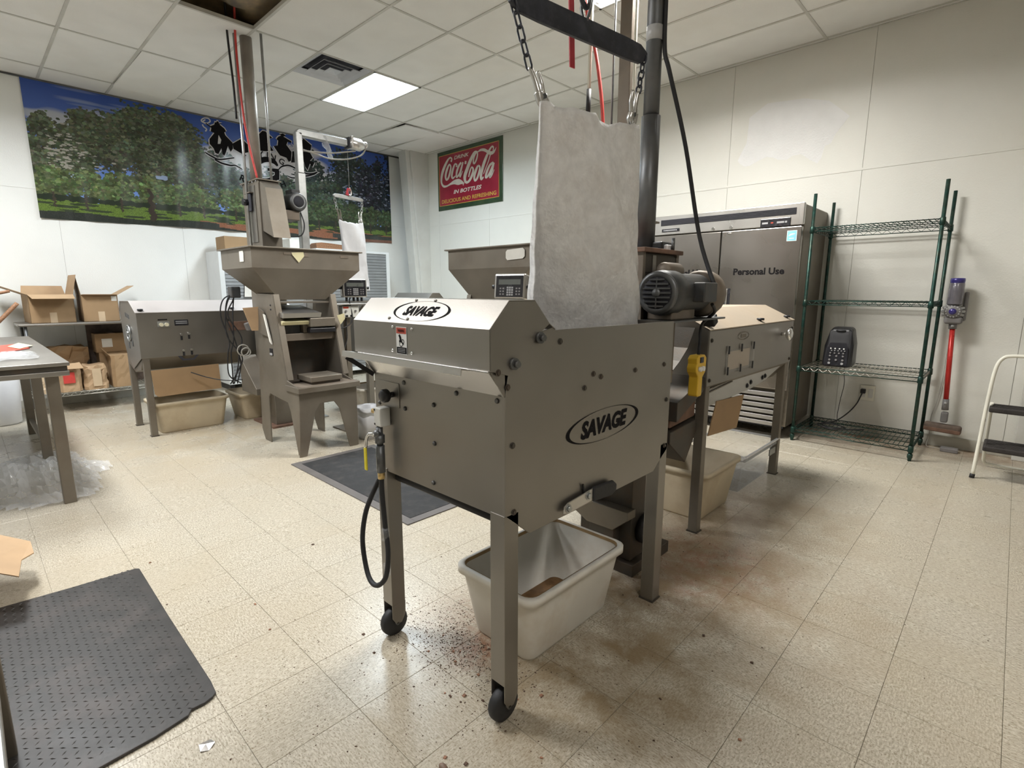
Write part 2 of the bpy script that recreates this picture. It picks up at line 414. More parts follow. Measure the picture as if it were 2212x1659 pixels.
for k, (q, x, y, full) in enumerate(tiles):
    if k < 296 and full:
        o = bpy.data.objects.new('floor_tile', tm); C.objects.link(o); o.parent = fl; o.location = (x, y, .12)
    else:
        xa, xb, ya, yb = max(x, X0), min(x+g2, X1), max(y, Y0), min(y+g2, Y1)
        if xb-xa > .01 and yb-ya > .01: rest.add([(xa,ya,0),(xb,ya,0),(xb,yb,0),(xa,yb,0),(xa,ya,-.003),(xb,ya,-.003),(xb,yb,-.003),(xa,yb,-.003)], [(0,1,2,3),(0,4,5,1),(1,5,6,2),(2,6,7,3),(3,7,4,0)])
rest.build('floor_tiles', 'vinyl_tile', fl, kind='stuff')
# ---------------- walls ----------------
def wall_material(name, col, mottle):
    mat(name, col, .5, 0, .03, 2.2, .12, 90, dirt=mottle, damt=.45, dscale=1.1, coord='World', rvar=.08)
wall_material('wall_paint', (.78,.775,.72), (.70,.68,.61))
wall_material('wall_paint_left', (.88,.885,.85), (.82,.81,.76))
mat('wall_gap', (.40,.38,.33), .7, 0, .1, 4, coord='World')
mat('patch_white', (.80,.80,.79), .6, 0, .03, 6, .35, 70, coord='World')
ZT = CE+.5
wb = struct(MB().box((X0-.12, Y1+.006, 0), (X1+.12, Y1+.12, ZT)).build('wall_back', 'wall_gap', origin=(0, Y1+.06, 0)))
wl = struct(MB().box((X0-.12, Y0, 0), (X0-.006, Y1+.006, ZT)).build('wall_left', 'wall_gap', origin=(X0-.06, 0, 0)))
wf = struct(MB().box((X0-.12, Y0-.12, 0), (X1+.12, Y0, ZT)).build('wall_front', 'wall_paint', origin=(0, Y0-.06, 0)))
wr = struct(MB().box((X1, Y0, 0), (X1+.12, Y1+.006, ZT)).build('wall_right', 'wall_paint', origin=(X1+.06, 0, 0)))
xs = [-8.1, -7.295, -6.069, -4.843, -3.617, -2.399, -1.173, .053, 1.279, 2.505, 3.731, X1]
for a, b in zip(xs, xs[1:]):
    for z0, z1 in ((.1, 2.440), (2.458, CE+.45)):
        MB().box((a+.0015, Y1, z0), (b-.0015, Y1+.006, z1)).build('wall_panel', 'wall_paint', wb)
MB().box((X0, Y1-.004, 2.438), (X1, Y1+.006, 2.459)).build('seam_strip', 'wall_paint', wb, .003)
ys = [Y0, -4.07, -2.82, -1.57, -.32, .93, 2.18, 3.43, 4.68, Y1]
for a, b in zip(ys, ys[1:]):
    for z0, z1 in ((.1, 2.458), (2.474, CE+.45)):
        MB().box((X0-.006, a+.0012, z0), (X0, b-.0012, z1)).build('wall_panel', 'wall_paint_left', wl)
MB().box((X0-.006, Y0, 2.456), (X0+.004, Y1, 2.476)).build('seam_strip', 'wall_paint_left', wl, .003)
pt = [(-2.31,2.70),(-2.23,2.86),(-2.22,3.10),(-2.05,3.20),(-1.72,3.17),(-1.50,3.10),(-1.37,2.98),(-1.32,2.93),(-1.42,2.79),(-1.45,2.72),(-1.50,2.70),(-1.52,2.60),(-1.55,2.555),(-1.62,2.60),(-1.70,2.665),(-1.78,2.66),(-1.83,2.63),(-1.91,2.645),(-1.95,2.67),(-2.02,2.69),(-2.10,2.665),(-2.18,2.63),(-2.235,2.63),(-2.28,2.66)]
MB().prism(pt, 'y', Y1-.0012, Y1+.001).build('pale_patch', 'patch_white', wb)  # slightly whiter irregular patch on the wall panels
struct(MB().box((X0, Y1-.012, 0), (X1, Y1, .10)).build('baseboard_back', 'base_trim', None, .003))
struct(MB().box((X0, Y0, 0), (X0+.012, Y1-.012, .10)).build('baseboard_left', 'base_trim', None, .003))
# tapered boxed columns of the building frame
t1 = MB(); t1.prism([(5.47,CE+.3),(5.85,CE+.3),(5.85,0),(5.745,0)], 'x', -7.76, -7.565)
t1 = struct(t1.build('trim_1', 'trim_white', None, .004))
MB().prism([(5.385,CE+.3),(5.47,CE+.3),(5.745,0),(5.67,0)], 'x', -7.80, -7.60).build('column_flange', 'trim_white', t1, .006)
t2 = MB(); t2.prism([(5.52,CE+.3),(5.85,CE+.3),(5.85,0),(5.76,0)], 'x', .118, .33)
t2 = struct(t2.build('trim_2', 'trim_white', None, .004))
# ---------------- ceiling ----------------
ce = struct(MB().box((X0-.12, Y0-.12, ZT), (X1+.12, Y1+.12, ZT+.1)).build('ceiling', 'plenum', origin=(0, 0, ZT)))
gx = [-6.435+1.2175*k for k in range(-1, 10)]; gy = [1.5225+.6096*k for k in range(-10, 8)]
gx = [X0]+[x for x in gx if X0+.05 < x < X1-.05]+[X1]; gy = [Y0]+[y for y in gy if Y0+.05 < y < Y1-.05]+[Y1]
for x in gx: MB().box((max(x-.012, X0), Y0, CE-.001), (min(x+.012, X1), Y1, CE+.03)).build('ceiling_tee', 'tee', ce)
for y in gy: MB().box((X0, max(y-.012, Y0), CE-.002), (X1, min(y+.012, Y1), CE+.028)).build('ceiling_tee', 'tee', ce)
lampcells = [(l[0], l[2]) for l in LAMPS]
for i, (a, b) in enumerate(zip(gx, gx[1:])):
    for j, (c, d) in enumerate(zip(gy, gy[1:])):
        if any(abs(a-q[0]) < .1 and abs(c-q[1]) < .1 for q in lampcells): continue
        if abs(a+5.2175) < .05 and abs(c-1.5225) < .05: continue          # the missing tile
        x0, x1, y0, y1 = a+.008, b-.008, c+.008, d-.008
        if abs(a+6.435) < .05 and abs(c-2.7417) < .05: x1 = -5.85          # beside the air vent
        rot = None; zc = CE+.004
        o = MB().box((x0-(x0+x1)/2, y0-(y0+y1)/2, 0), (x1-(x0+x1)/2, y1-(y0+y1)/2, .015)).build('ceiling_tile', 'ceiling_tile', ce, origin=(0,0,0))
        o.location = ((x0+x1)/2, (y0+y1)/2, zc-ZT)
        if abs(b+6.435) < .05 and abs(d-2.132) < .05: o.rotation_euler = (0, -.035, .03); o.location.z -= .018
        if abs(b+6.435) < .05 and abs(d-5.180) < .05: o.rotation_euler = (.03, .02, .035); o.location.z -= .012
# roof insulation seen through the missing tile
ins = MB(); n = 14; vs = []
for i in range(n+1):
    for j in range(n+1):
        vs.append((-5.9+2.4*i/n, .9+1.9*j/n, CE+.20+.07*math.sin(i*1.3+j*.7)+random.uniform(-.03,.03)))
ins.add(vs, [(i*(n+1)+j, i*(n+1)+j+1, (i+1)*(n+1)+j+1, (i+1)*(n+1)+j) for i in range(n) for j in range(n)], True)
ins.build('insulation_batt', 'insulation', ce)
# ceiling lamps
names = ['fluorescent ceiling light beside the square air vent', 'fluorescent ceiling light above the hanging hose and poles', 'fluorescent ceiling light over the work table', 'fluorescent ceiling light over the front machine', 'fluorescent ceiling light behind the camera at the right']
for k, (a, b, c, d, s) in enumerate(LAMPS):
    emis('tube%d' % k, LAMP_TINT[k], TUBE_GLOW)
    t = thing('ceiling_light', names[k], 'ceiling light', ((a+b)/2, (c+d)/2, CE), 'recessed fluorescent lights')
    h = MB(); i = .02; z = CE+.095
    h.prism([(a+.005,CE),(a+i,CE),(a+i,z),(b-i,z),(b-i,CE),(b-.005,CE),(b-.005,z+.01),(a+.005,z+.01)], 'y', c+.005, d-.005)
    for y0, y1 in ((c+.005, c+i), (d-i, d-.005)): h.box((a+.006, y0, CE), (b-.006, y1, z+.008))
    h.build('housing', 'reflector', t)
    ld = bpy.data.lights.new('louver_light', 'AREA'); ld.shape = 'RECTANGLE'; ld.size = b-a-.08; ld.size_y = d-c-.08; ld.energy = LAMP_WATTS*s; ld.color = LAMP_TINT[k]; ld.spread = LAMP_SPREAD
    lo = bpy.data.objects.new('louver_light', ld); C.objects.link(lo); lo.parent = t; lo.location = (0, 0, .004)
    f = MB()
    for q in ((a,c,b,c+.022),(a,d-.022,b,d),(a,c,a+.022,d),(b-.022,c,b,d)): f.box((q[0],q[1],CE-.006), (q[2],q[3],CE+.002))
    f.build('frame', 'tee', t)
    for yy in np.linspace(c+.16, d-.08, 4):
        MB().cyl((a+.035, yy, CE+.035), (b-.035, yy, CE+.035), .016, 10).build('tube', 'tube%d' % k, t)
        for xa, xb in ((a+.02, a+.035), (b-.035, b-.02)): MB().box((xa, yy-.02, CE+.01), (xb, yy+.02, CE+.06)).build('socket', 'white_plastic', t)
# air vent
t = thing('air_vent', 'square grey ceiling air vent with nested louvers', 'air vent', (-5.53, 3.046, CE))
x0, x1, y0, y1 = -5.835, -5.225, 2.75, 3.345; cx, cy = (x0+x1)/2, (y0+y1)/2
MB().box((x0, y0, CE+.05), (x1, y1, CE+.06)).build('backing', 'vent_dark', t)
for k, (r0, r1, z0, z1) in enumerate(((.305,.235,CE-.004,CE+.03), (.205,.165,CE-.006,CE+.025), (.135,.10,CE-.006,CE+.02), (.07,.0,CE-.006,CE+.012))):
    m = MB(); V = []
    for r, z in ((r0, z0), (r1, z1), (r1, z1+.004), (r0, z0+.004)): V += [(cx-r, cy-r, z), (cx+r, cy-r, z), (cx+r, cy+r, z), (cx-r, cy+r, z)]
    F = []
    for i in range(4):
        for j in range(4):
            F.append((i*4+j, i*4+(j+1) % 4, ((i+1) % 4)*4+(j+1) % 4, ((i+1) % 4)*4+j))
    m.add(V, F).build('louver_ring', 'vent', t)
TR = json.loads('''{"coke":[[[-6.946,3.413,0.0187],[-6.926,3.452,0.014],[-6.963,3.479,0.0117],[-7.026,3.453,0.0187],[-7.106,3.372,0.028],[-7.174,3.273,0.0304],[-7.203,3.175,0.0257],[-7.192,3.103,0.0187],[-7.142,3.057,0.0187],[-7.064,3.051,0.014],[-6.974,3.071,0.0164],[-6.873,3.088,0.0327],[-6.774,3.079,0.0467],[-6.701,3.065,0.0304],[-6.63,3.037,0.007]],[[-7.003,3.372,0.0187],[-7.056,3.303,0.0257],[-7.091,3.215,0.0234],[-7.074,3.154,0.0164],[-7.022,3.174,0.021],[-6.975,3.26,0.0234],[-6.954,3.334,0.0164],[-6.978,3.372,0.014],[-7.003,3.372,0.0164]],[[-6.812,3.313,0.021],[-6.805,3.349,0.0117],[-6.854,3.357,0.0164],[-6.905,3.281,0.0234],[-6.933,3.193,0.0234],[-6.903,3.154,0.0164],[-6.846,3.18,0.0093]],[[-6.695,3.363,0.0164],[-6.756,3.319,0.021],[-6.807,3.236,0.0234],[-6.815,3.161,0.0164],[-6.76,3.184,0.0164],[-6.697,3.265,0.0164],[-6.653,3.363,0.0164]],[[-6.653,3.363,0.0164],[-6.691,3.279,0.021],[-6.729,3.194,0.021],[-6.724,3.152,0.014],[-6.662,3.23,0.007]],[[-6.611,3.35,0.0234],[-6.57,3.343,0.0234]],[[-6.308,3.455,0.007],[-6.331,3.466,0.0117],[-6.388,3.453,0.0234],[-6.47,3.364,0.0327],[-6.554,3.244,0.035],[-6.609,3.147,0.035],[-6.605,3.072,0.0257],[-6.558,3.043,0.0187],[-6.487,3.078,0.0234],[-6.427,3.159,0.0257],[-6.414,3.223,0.0187],[-6.449,3.254,0.0117],[-6.49,3.198,0.0164],[-6.521,3.12,0.0117]],[[-6.331,3.466,0.0117],[-6.309,3.426,0.014],[-6.332,3.357,0.0164],[-6.379,3.302,0.014],[-6.407,3.325,0.0164],[-6.389,3.395,0.014],[-6.331,3.458,0.0093]],[[-6.308,3.455,0.007],[-6.241,3.472,0.0164],[-6.163,3.462,0.021],[-6.098,3.43,0.021],[-6.022,3.392,0.0257],[-5.958,3.396,0.021],[-5.915,3.43,0.0093],[-5.9,3.456,0.0035]],[[-6.3,3.257,0.0164],[-6.346,3.199,0.0257],[-6.387,3.116,0.0257],[-6.377,3.048,0.0164],[-6.325,3.071,0.021],[-6.273,3.159,0.0234],[-6.26,3.23,0.0164],[-6.3,3.257,0.014]],[[-5.969,3.405,0.0093],[-5.958,3.459,0.0117],[-5.99,3.478,0.014],[-6.044,3.438,0.0187],[-6.132,3.325,0.028],[-6.199,3.206,0.0304],[-6.234,3.109,0.028],[-6.229,3.047,0.0187],[-6.178,3.072,0.014]],[[-6.022,3.378,0.0117],[-6.066,3.286,0.0093],[-6.133,3.182,0.0093],[-6.178,3.116,0.007]],[[-5.959,3.248,0.0187],[-6.034,3.224,0.0187],[-6.1,3.141,0.0234],[-6.129,3.066,0.0187],[-6.09,3.067,0.0164],[-6.024,3.137,0.0164],[-5.948,3.246,0.0187]],[[-5.948,3.246,0.0187],[-5.992,3.146,0.0257],[-6.041,3.053,0.0187],[-5.992,3.075,0.0117],[-5.943,3.146,0.007]],[[-6.654,3.029,0.014],[-6.642,3.008,0.0035]]],"polys":[[[2.689,3.569],[2.668,3.576],[2.703,3.565],[2.716,3.586],[2.734,3.583],[2.739,3.562],[2.776,3.57],[2.745,3.548],[2.8,3.511],[2.82,3.478],[2.796,3.458],[2.807,3.423],[2.891,3.349],[2.892,3.273],[2.857,3.221],[2.826,3.291],[2.796,3.211],[2.769,3.153],[2.749,3.172],[2.74,3.246],[2.697,3.163],[2.661,3.171],[2.644,3.228],[2.599,3.279],[2.604,3.339],[2.669,3.425],[2.627,3.439],[2.639,3.485],[2.571,3.522],[2.579,3.535],[2.633,3.506],[2.679,3.534]],[[3.185,3.545],[3.265,3.538],[3.309,3.586],[3.35,3.586],[3.38,3.561],[3.443,3.518],[3.374,3.481],[3.363,3.439],[3.409,3.4],[3.447,3.343],[3.328,3.314],[3.126,3.301],[3.114,3.345],[3.191,3.414],[3.249,3.449],[3.255,3.52],[3.184,3.529]],[[3.55,3.587],[3.602,3.61],[3.644,3.59],[3.608,3.567],[3.726,3.525],[3.716,3.502],[3.664,3.505],[3.643,3.46],[3.715,3.375],[3.697,3.249],[3.661,3.226],[3.63,3.278],[3.536,3.295],[3.482,3.366],[3.452,3.408],[3.512,3.427],[3.526,3.494],[3.502,3.514],[3.53,3.551],[3.574,3.576]],[[3.725,3.385],[3.797,3.407],[3.91,3.602],[4.033,3.525],[4.009,3.445],[3.99,3.433],[4.04,3.349],[3.99,3.298],[4.064,3.285],[4.021,3.21],[3.987,3.255],[3.943,3.151],[3.91,3.2],[3.896,3.265],[3.784,3.222],[3.749,3.233],[3.696,3.224],[3.721,3.327]],[[2.889,3.334],[3.019,3.427],[3.114,3.345],[3.115,3.268],[3.002,3.224],[2.899,3.267]]],"wing":[[[2.538,3.157,0.008],[2.62,3.119,0.0112],[2.705,3.097,0.0096],[2.897,3.152,0.0064]],[[2.646,3.087,0.0096],[2.724,3.054,0.0112],[2.834,3.042,0.0112],[2.903,3.053,0.008],[2.985,3.02,0.0064]],[[3.495,3.085,0.0064],[3.55,3.142,0.0096],[3.648,3.175,0.0112],[3.744,3.157,0.0112],[3.804,3.125,0.0096],[3.921,3.101,0.0112],[4.015,3.115,0.0096],[4.102,3.154,0.0064]],[[3.628,3.023,0.0064],[3.689,3.007,0.0096],[3.752,3.016,0.0096],[3.771,3.036,0.0048]],[[3.684,3.06,0.0064],[3.79,3.056,0.0096],[3.919,3.066,0.0112],[4.043,3.111,0.0096],[4.102,3.154,0.0064]],[[3.49,3.141,0.016],[3.443,3.19,0.032],[3.361,3.208,0.0352],[3.277,3.186,0.0368],[3.199,3.125,0.0368],[3.152,3.039,0.0368],[3.155,2.968,0.0368],[3.215,2.913,0.0368],[3.338,2.915,0.032],[3.47,2.983,0.04]],[[3.342,3.069,0.0192],[3.417,3.072,0.024],[3.502,3.069,0.032]],[[3.477,3.082,0.0352],[3.467,2.95,0.0352]]],"lasso":[[[2.633,3.506,0.008],[2.572,3.526,0.008],[2.525,3.548,0.008],[2.556,3.588,0.0064],[2.613,3.597,0.008],[2.632,3.564,0.008],[2.586,3.533,0.0064],[2.545,3.546,0.0064],[2.576,3.574,0.0064]],[[2.535,3.507,0.008],[2.546,3.481,0.008],[2.58,3.458,0.008],[2.562,3.426,0.008]],[[3.17,3.557,0.008],[3.229,3.593,0.008],[3.261,3.592,0.0064]],[[3.716,3.498,0.0048],[3.757,3.457,0.0048],[3.719,3.429,0.0048],[3.667,3.432,0.0048],[3.705,3.472,0.004]]],"let":{"L":[3.132,3.236],"Y":[3.263,3.263],"I":[3.353,3.267],"N":[3.431,3.252],"G":[3.556,3.213],"H":[3.55,2.912],"F":[3.039,3.2]},"sg":{"drink":[[-6.864,3.431],[-6.515,3.427],[-6.503,3.476]],"inb":[[-6.896,2.913],[-6.231,2.9],[-6.219,2.961]],"del_":[[-7.203,2.786],[-5.897,2.791],[-5.897,2.845]],"g":[[-7.262,3.545],[-5.839,3.538],[-5.841,2.741],[-7.257,2.744]]}}''')
# ---------------- refrigerator ----------------
t = thing('refrigerator', 'tall two-door stainless steel refrigerator marked Personal Use', 'refrigerator', (-2.13, 5.46, 0))
fx0, fx1, fy, fz = -2.855, -1.415, 5.10, 2.10
b = MB(); b.box((fx0, fy+.045, .11), (fx1, 5.845, fz-.01)); b.build('body', 'steel_dull', t, .006)
m = MB(); m.box((fx0, fy, 1.915), (fx1, fy+.05, fz)); hd = m.build('top_panel', 'steel_bright', t, .006)
for x0, x1 in ((fx0, fx0+.035), (fx1-.035, fx1)): MB().box((x0, fy-.006, 1.915), (x1, fy+.02, fz)).build('edge_trim', 'steel_bright', hd, .003)
MB().box((-2.75, fy-.002, 2.005), (-1.475, fy+.01, 2.062)).build('grille_recess', 'vent_dark', hd)
for k in range(5): MB().box((-2.75, fy-.005, 2.009+k*.0112), (-1.475, fy+.004, 2.012+k*.0112)).build('grille_slat', 'black_plastic', hd)
dp = MB().box((-1.765, fy-.01, 1.912), (-1.515, fy+.01, 1.985)).build('display_panel', 'panel_black', hd, .004)
mf = plane_map((-1.64, fy-.010, 1.948), (1,0,0), (0,0,1))
q = MB(); 
for a, ww in ((-.085,.05),(.045,.06),(.09,.018)): q.add([mf(a-ww/2,-.008,.001), mf(a+ww/2,-.008,.001), mf(a+ww/2,.008,.001), mf(a-ww/2,.008,.001)], [(0,1,2,3)])
q.build('display_icons', 'key_grey', dp)
q = MB(); disc2(q, (-.025,0), .006, mf, .0012, 12, .012); q.build('display_lamp', 'label_red', dp)
nm = MB().box((-2.735, fy-.006, 1.942), (-2.545, fy+.01, 1.972)).build('nameplate', 'panel_black', hd, .002)
mf = plane_map((-2.64, fy-.006, 1.957), (1,0,0), (0,0,1)); q = MB()
for k in range(11): q.add([mf(-.075+k*.0135,-.006,.001), mf(-.066+k*.0135,-.006,.001), mf(-.066+k*.0135,.006,.001), mf(-.075+k*.0135,.006,.001)], [(0,1,2,3)])
q.build('nameplate_print', 'key_grey', nm)
for x in (-2.2, -2.03): MB().cyl((x, fy-.008, 1.938), (x, fy+.01, 1.938), .014, 14).build('lock', 'chrome', hd)
for k, (a, bb) in enumerate(((fx0+.004, -2.120), (-2.110, fx1-.004))):
    d = MB().box((a, fy-.004, .46), (bb, fy+.045, 1.905)).build('door', 'fridge_steel' if 'fridge_steel' in MAT else 'steel_dull', t, .006)
    hx0, hx1 = (-2.232, -2.165) if k == 0 else (-2.062, -1.992)
    MB().box((hx0, fy-.006, 1.20), (hx1, fy-.003, 1.375)).build('handle_recess', 'panel_black', d, .002)
    MB().box(((hx0+hx1)/2-.006, fy-.016, 1.20), ((hx0+hx1)/2+.012, fy-.005, 1.37)).build('handle', 'steel_bright', d, .003)
    mf = plane_map(((a+bb)/2, fy-.005, 1.528), (1,0,0), (0,0,1))
    text('door_lettering', 'Personal Use', mf, 'ink', d, .447, .062, (.012, 0), bold=.035)
mf = plane_map((-1.494, fy-.005, 1.826), (1,0,0), (0,0,1))
q = MB(); q.add([mf(-.04,-.045,0), mf(.04,-.045,0), mf(.04,.045,0), mf(-.04,.045,0)], [(0,1,2,3)]); st = q.build('energy_sticker', 'white_print', t)
q = MB(); q.add([mf(-.036,-.041,.0006), mf(.036,-.041,.0006), mf(.036,.041,.0006), mf(-.036,.041,.0006)], [(0,1,2,3)]); q.build('sticker_print', 'sky_blue_sticker', st)
q = MB(); rib2(q, [(-.025,.0,.003),(-.005,.012,.006),(.025,.016,.002)], mf, 5, .0012); rib2(q, [(-.02,-.022,.003),(.02,-.022,.003)], mf, 2, .0012); q.build('sticker_mark', 'white_print', st)
MB().cyl((-2.06, fy-.006, 1.885), (-2.01, fy-.006, 1.885), .006, 8).build('door_badge', 'chrome', t)
for k in range(6): MB().prism([(fy-.006, .115+k*.055), (fy-.002, .150+k*.055), (fy+.03, .158+k*.055), (fy+.03, .123+k*.055)], 'x', fx0+.05, fx1-.03).build('louver', 'steel_bright', t, .002)
MB().box((fx0+.02, fy+.05, .09), (fx1-.02, fy+.06, .45)).build('kick_backing', 'vent_dark', t)
for x in (fx0+.1, -2.13, fx1-.1):
    for y in (fy+.12, 5.75):
        MB().cyl((x-.016, y, .045), (x+.016, y, .045), .045, 16).build('caster', 'black_rubber', t)
        MB().box((x-.03, y-.02, .07), (x+.03, y+.02, .12)).build('caster_fork', 'steel_dark', t)
# ---------------- wire rack ----------------
t = thing('wire_rack', 'dark green wire shelving rack standing against the back wall', 'shelving', (-.91, 5.46, 0))
rx0, rx1, ry0, ry1 = -1.352, -.478, 5.155, 5.775
for x in (rx0, rx1):
    for y in (ry0, ry1):
        p = MB().cyl((x, y, .02), (x, y, 2.165), .0135, 14).build('post', 'green_wire', t)
        MB().lathe([(0,0),(.012,0),(.014,.02),(.019,.03),(.019,.055),(.0135,.06)], (x, y, 0)).build('foot', 'green_wire', p)
for z, pm in ((1.885,'green_wire'), (1.265,'green_wire'), (.68,'chrome_wire'), (.115,'green_wire')):
    sh = MB()
    for dz in (0, -.032):
        for y in (ry0, ry1): sh.cyl((rx0, y, z+dz), (rx1, y, z+dz), .004, 6)
        for x in (rx0, rx1): sh.cyl((x, ry0, z+dz), (x, ry1, z+dz), .004, 6)
    fr = sh.build('shelf_frame', 'green_wire', t)
    tr = MB()
    for y in (ry0, ry1):
        n = 24; P = [(rx0+.02+(rx1-rx0-.04)*k/n, y, z-(.032 if k % 2 else 0)) for k in range(n+1)]; tr.tube(P, .0024, 5)
    for x in (rx0, rx1):
        n = 16; P = [(x, ry0+.02+(ry1-ry0-.04)*k/n, z-(.032 if k % 2 else 0)) for k in range(n+1)]; tr.tube(P, .0024, 5)
    tr.build('truss_wire', pm, fr)
    for k in range(26):
        x = rx0+.02+(rx1-rx0-.04)*k/25
        MB().cyl((x, ry0, z+.004), (x, ry1, z+.004), .0026, 5).build('shelf_wire', pm, fr)
    for y in (ry0+.16, ry0+.31, ry0+.46): MB().cyl((rx0, y, z-.002), (rx1, y, z-.002), .0032, 5).build('shelf_brace', pm, fr)
    for x in (rx0, rx1):
        for y in (ry0, ry1): MB().lathe([(.015,-.045),(.020,-.04),(.018,.01),(.0145,.012)], (x, y, z)).build('collar', 'green_wire', fr)
# ---------------- speaker on the rack ----------------
t = thing('portable_speaker', 'black portable amplifier speaker with control panel on rack shelf', 'speaker', (-1.11, 5.38, .69))
b = MB(); prof = [(-.105,0),(.105,0),(.115,.03),(.112,.20),(.085,.33),(.06,.345),(-.06,.345),(-.085,.33),(-.112,.20),(-.115,.03)]
ox, oy, oz = -1.10, 5.42, .69
V = []; 
for yy, sc, zz_ in ((-.12,.86,.62), (-.085,1,.95), (.02,1.0,1.0), (.13,.92,1.0)): V += [(ox+px*sc, oy+yy+(0.05*(pz/.345) if yy < 0 else 0), oz+pz*zz_) for px, pz in prof]
n = 10; F = [tuple(range(n)), tuple(range(3*n, 4*n))[::-1]]
for i in range(3): F += [(i*n+k, i*n+(k+1) % n, (i+1)*n+(k+1) % n, (i+1)*n+k) for k in range(n)]
b.add(V, F).build('housing', 'black_plastic', t, .012, 3)
mf = plane_map((ox, oy-.122, oz+.012), (1,0,0), (0,.05*.62/.345/.62*.62,.62))
q = MB(); q.add([mf(a, bb, .004) for a, bb in ((-.088,.0),(.088,.0),(.08,.16),(.06,.20),(-.06,.20),(-.08,.16))], [tuple(range(6))]); cp = q.build('control_panel', 'panel_black', t)
for r_, (zz_, n_, rad, mt) in enumerate(((.15,4,.006,'white_print'), (.132,5,.005,'key_grey'), (.11,4,.007,'grey_plastic'), (.085,3,.008,'grey_plastic'), (.05,3,.009,'grey_plastic'), (.02,2,.011,'key_grey'))):
    for k in range(n_):
        c = mf(-.05+.1*k/max(1, n_-1)+(.008 if r_ == 1 else 0), zz_, .004); dn = mf(0,0,1)-mf(0,0,0)
        MB().cyl(c, c+dn*.008, rad, 8).build('control_knob', mt, cp)
MB().tube([(ox-.03, oy-.01, oz+.31), (ox-.028, oy-.045, oz+.315), (ox+.028, oy-.045, oz+.315), (ox+.03, oy-.01, oz+.31)], .008, 8, 4).build('grip', 'black_plastic', t)
# ---------------- outlet and cords ----------------
t = thing('wall_outlet', 'cream wall outlet plate below the rack shelf', 'outlet', (-.93, 5.85, .40))
MB().box((-.985, 5.836, .33), (-.865, 5.8495, .475)).build('plate', 'cream_paint', t, .003)
for x in (-.955, -.897):
    s = MB().box((x-.018, 5.833, .36), (x+.018, 5.8365, .445)).build('receptacle', 'trim_white', t, .004)
pc = thing('extension_cord', 'black extension cord plugged into the wall outlet', 'cord', (-.95, 5.82, .1))
MB().box((-.975, 5.80, .40), (-.935, 5.833, .44)).build('plug', 'black_rubber', pc, .005)
MB().tube([(-.955,5.80,.415),(-.962,5.78,.38),(-.985,5.74,.30),(-1.04,5.69,.21),(-1.12,5.62,.135),(-1.2,5.5,.126),(-1.1,5.35,.126),(-1.0,5.45,.126),(-1.12,5.52,.126),(-1.22,5.42,.127),(-1.08,5.3,.127),(-.95,5.4,.126),(-.86,5.48,.126)], .006, 6, 8).build('cable', 'black_rubber', pc)
tag(MB().tube([(-1.08,5.57,.70),(-1.085,5.60,.62),(-1.075,5.61,.5),(-1.09,5.60,.35),(-1.1,5.6,.22),(-1.1,5.58,.13),(-1.15,5.48,.128),(-1.2,5.52,.128),(-1.14,5.56,.128),(-1.05,5.5,.128)], .003, 6, 8).build('charger_wire', 'black_plastic'), 'thin black wire hanging down below the portable speaker', 'wire')
t = thing('power_adapter', 'brown power adapter with thin cord on the floor below the vacuum', 'adapter', (-.27, 5.70, 0))
MB().box((-.33, 5.66, 0), (-.21, 5.735, .035)).build('block', 'grey_plastic', t, .006)
MB().tube([(-.33,5.70,.02),(-.39,5.72,.008),(-.43,5.76,.01),(-.43,5.815,.06),(-.425,5.832,.16),(-.43,5.835,.26),(-.405,5.835,.40),(-.39,5.835,.6),(-.385,5.835,.9)], .0028, 6, 8).build('cord', 'cable_grey', t)
# ---------------- stick vacuum ----------------
t = thing('stick_vacuum', 'red and grey cordless stick vacuum hung on the wall', 'vacuum cleaner', (-.34, 5.76, .16))
vy = 5.745
def vp(u): return Vector((-.385+.055*(1-u), vy, .16+1.26*u))
MB().lathe([(0,0),(.05,0),(.052,.01),(.052,.10),(.05,.17),(.046,.18),(0,.18)], vp(.86)+Vector((.0,-.02,0)), n=20).build('dust_bin', 'dyson_clear', t)
MB().lathe([(.0,.0),(.047,0),(.05,.035),(.046,.05),(0,.05)], vp(.86)+Vector((0,-.02,.165)), n=20).build('bin_lid', 'blue_violet', t)
cc = vp(.815)+Vector((-.005,-.03,.0))
cy_ = MB().lathe([(0,-.04),(.03,-.042),(.058,-.02),(.062,.03),(.05,.05),(0,.05)], cc, 'y', 20).build('motor_body', 'grey_plastic', t)
MB().lathe([(0,-.052),(.022,-.05),(.026,-.04),(.026,-.02),(0,-.02)], cc, 'y', 16).build('filter_cap', 'blue_violet', cy_)
for k in range(14):
    a = 2*math.pi*k/14; d = Vector((math.cos(a), 0, math.sin(a)))
    MB().cyl(cc+d*.036+Vector((0,-.03,0)), cc+d*.07+Vector((0,.02,0)), .0095, 8, .012).build('cyclone', 'grey_light', cy_)
MB().box(tuple(vp(.74)+Vector((-.06,-.05,-.01))), tuple(vp(.74)+Vector((.06,.04,.05)))).build('lower_body', 'grey_plastic', t, .02, 3)
MB().obox(vp(.80)+Vector((.065,.03,.06)), (.03,.05,.24)).build('handle', 'grey_plastic', t, .012, 3)
MB().cyl(vp(.70), vp(.745), .028, 14).build('neck', 'grey_plastic', t)
MB().cyl(vp(.215), vp(.71), .0185, 16).build('wand', 'red_gloss', t)
MB().cyl(vp(.15), vp(.225), .025, 14, .022).build('connector', 'grey_plastic', t)
MB().obox(vp(.10), (.05,.06,.09)).build('pivot', 'grey_plastic', t, .012, 3)
for u in (.72, .2): MB().sphere(vp(u)+Vector((0,-.026,0)), .011, 10).build('button', 'grey_light', t)
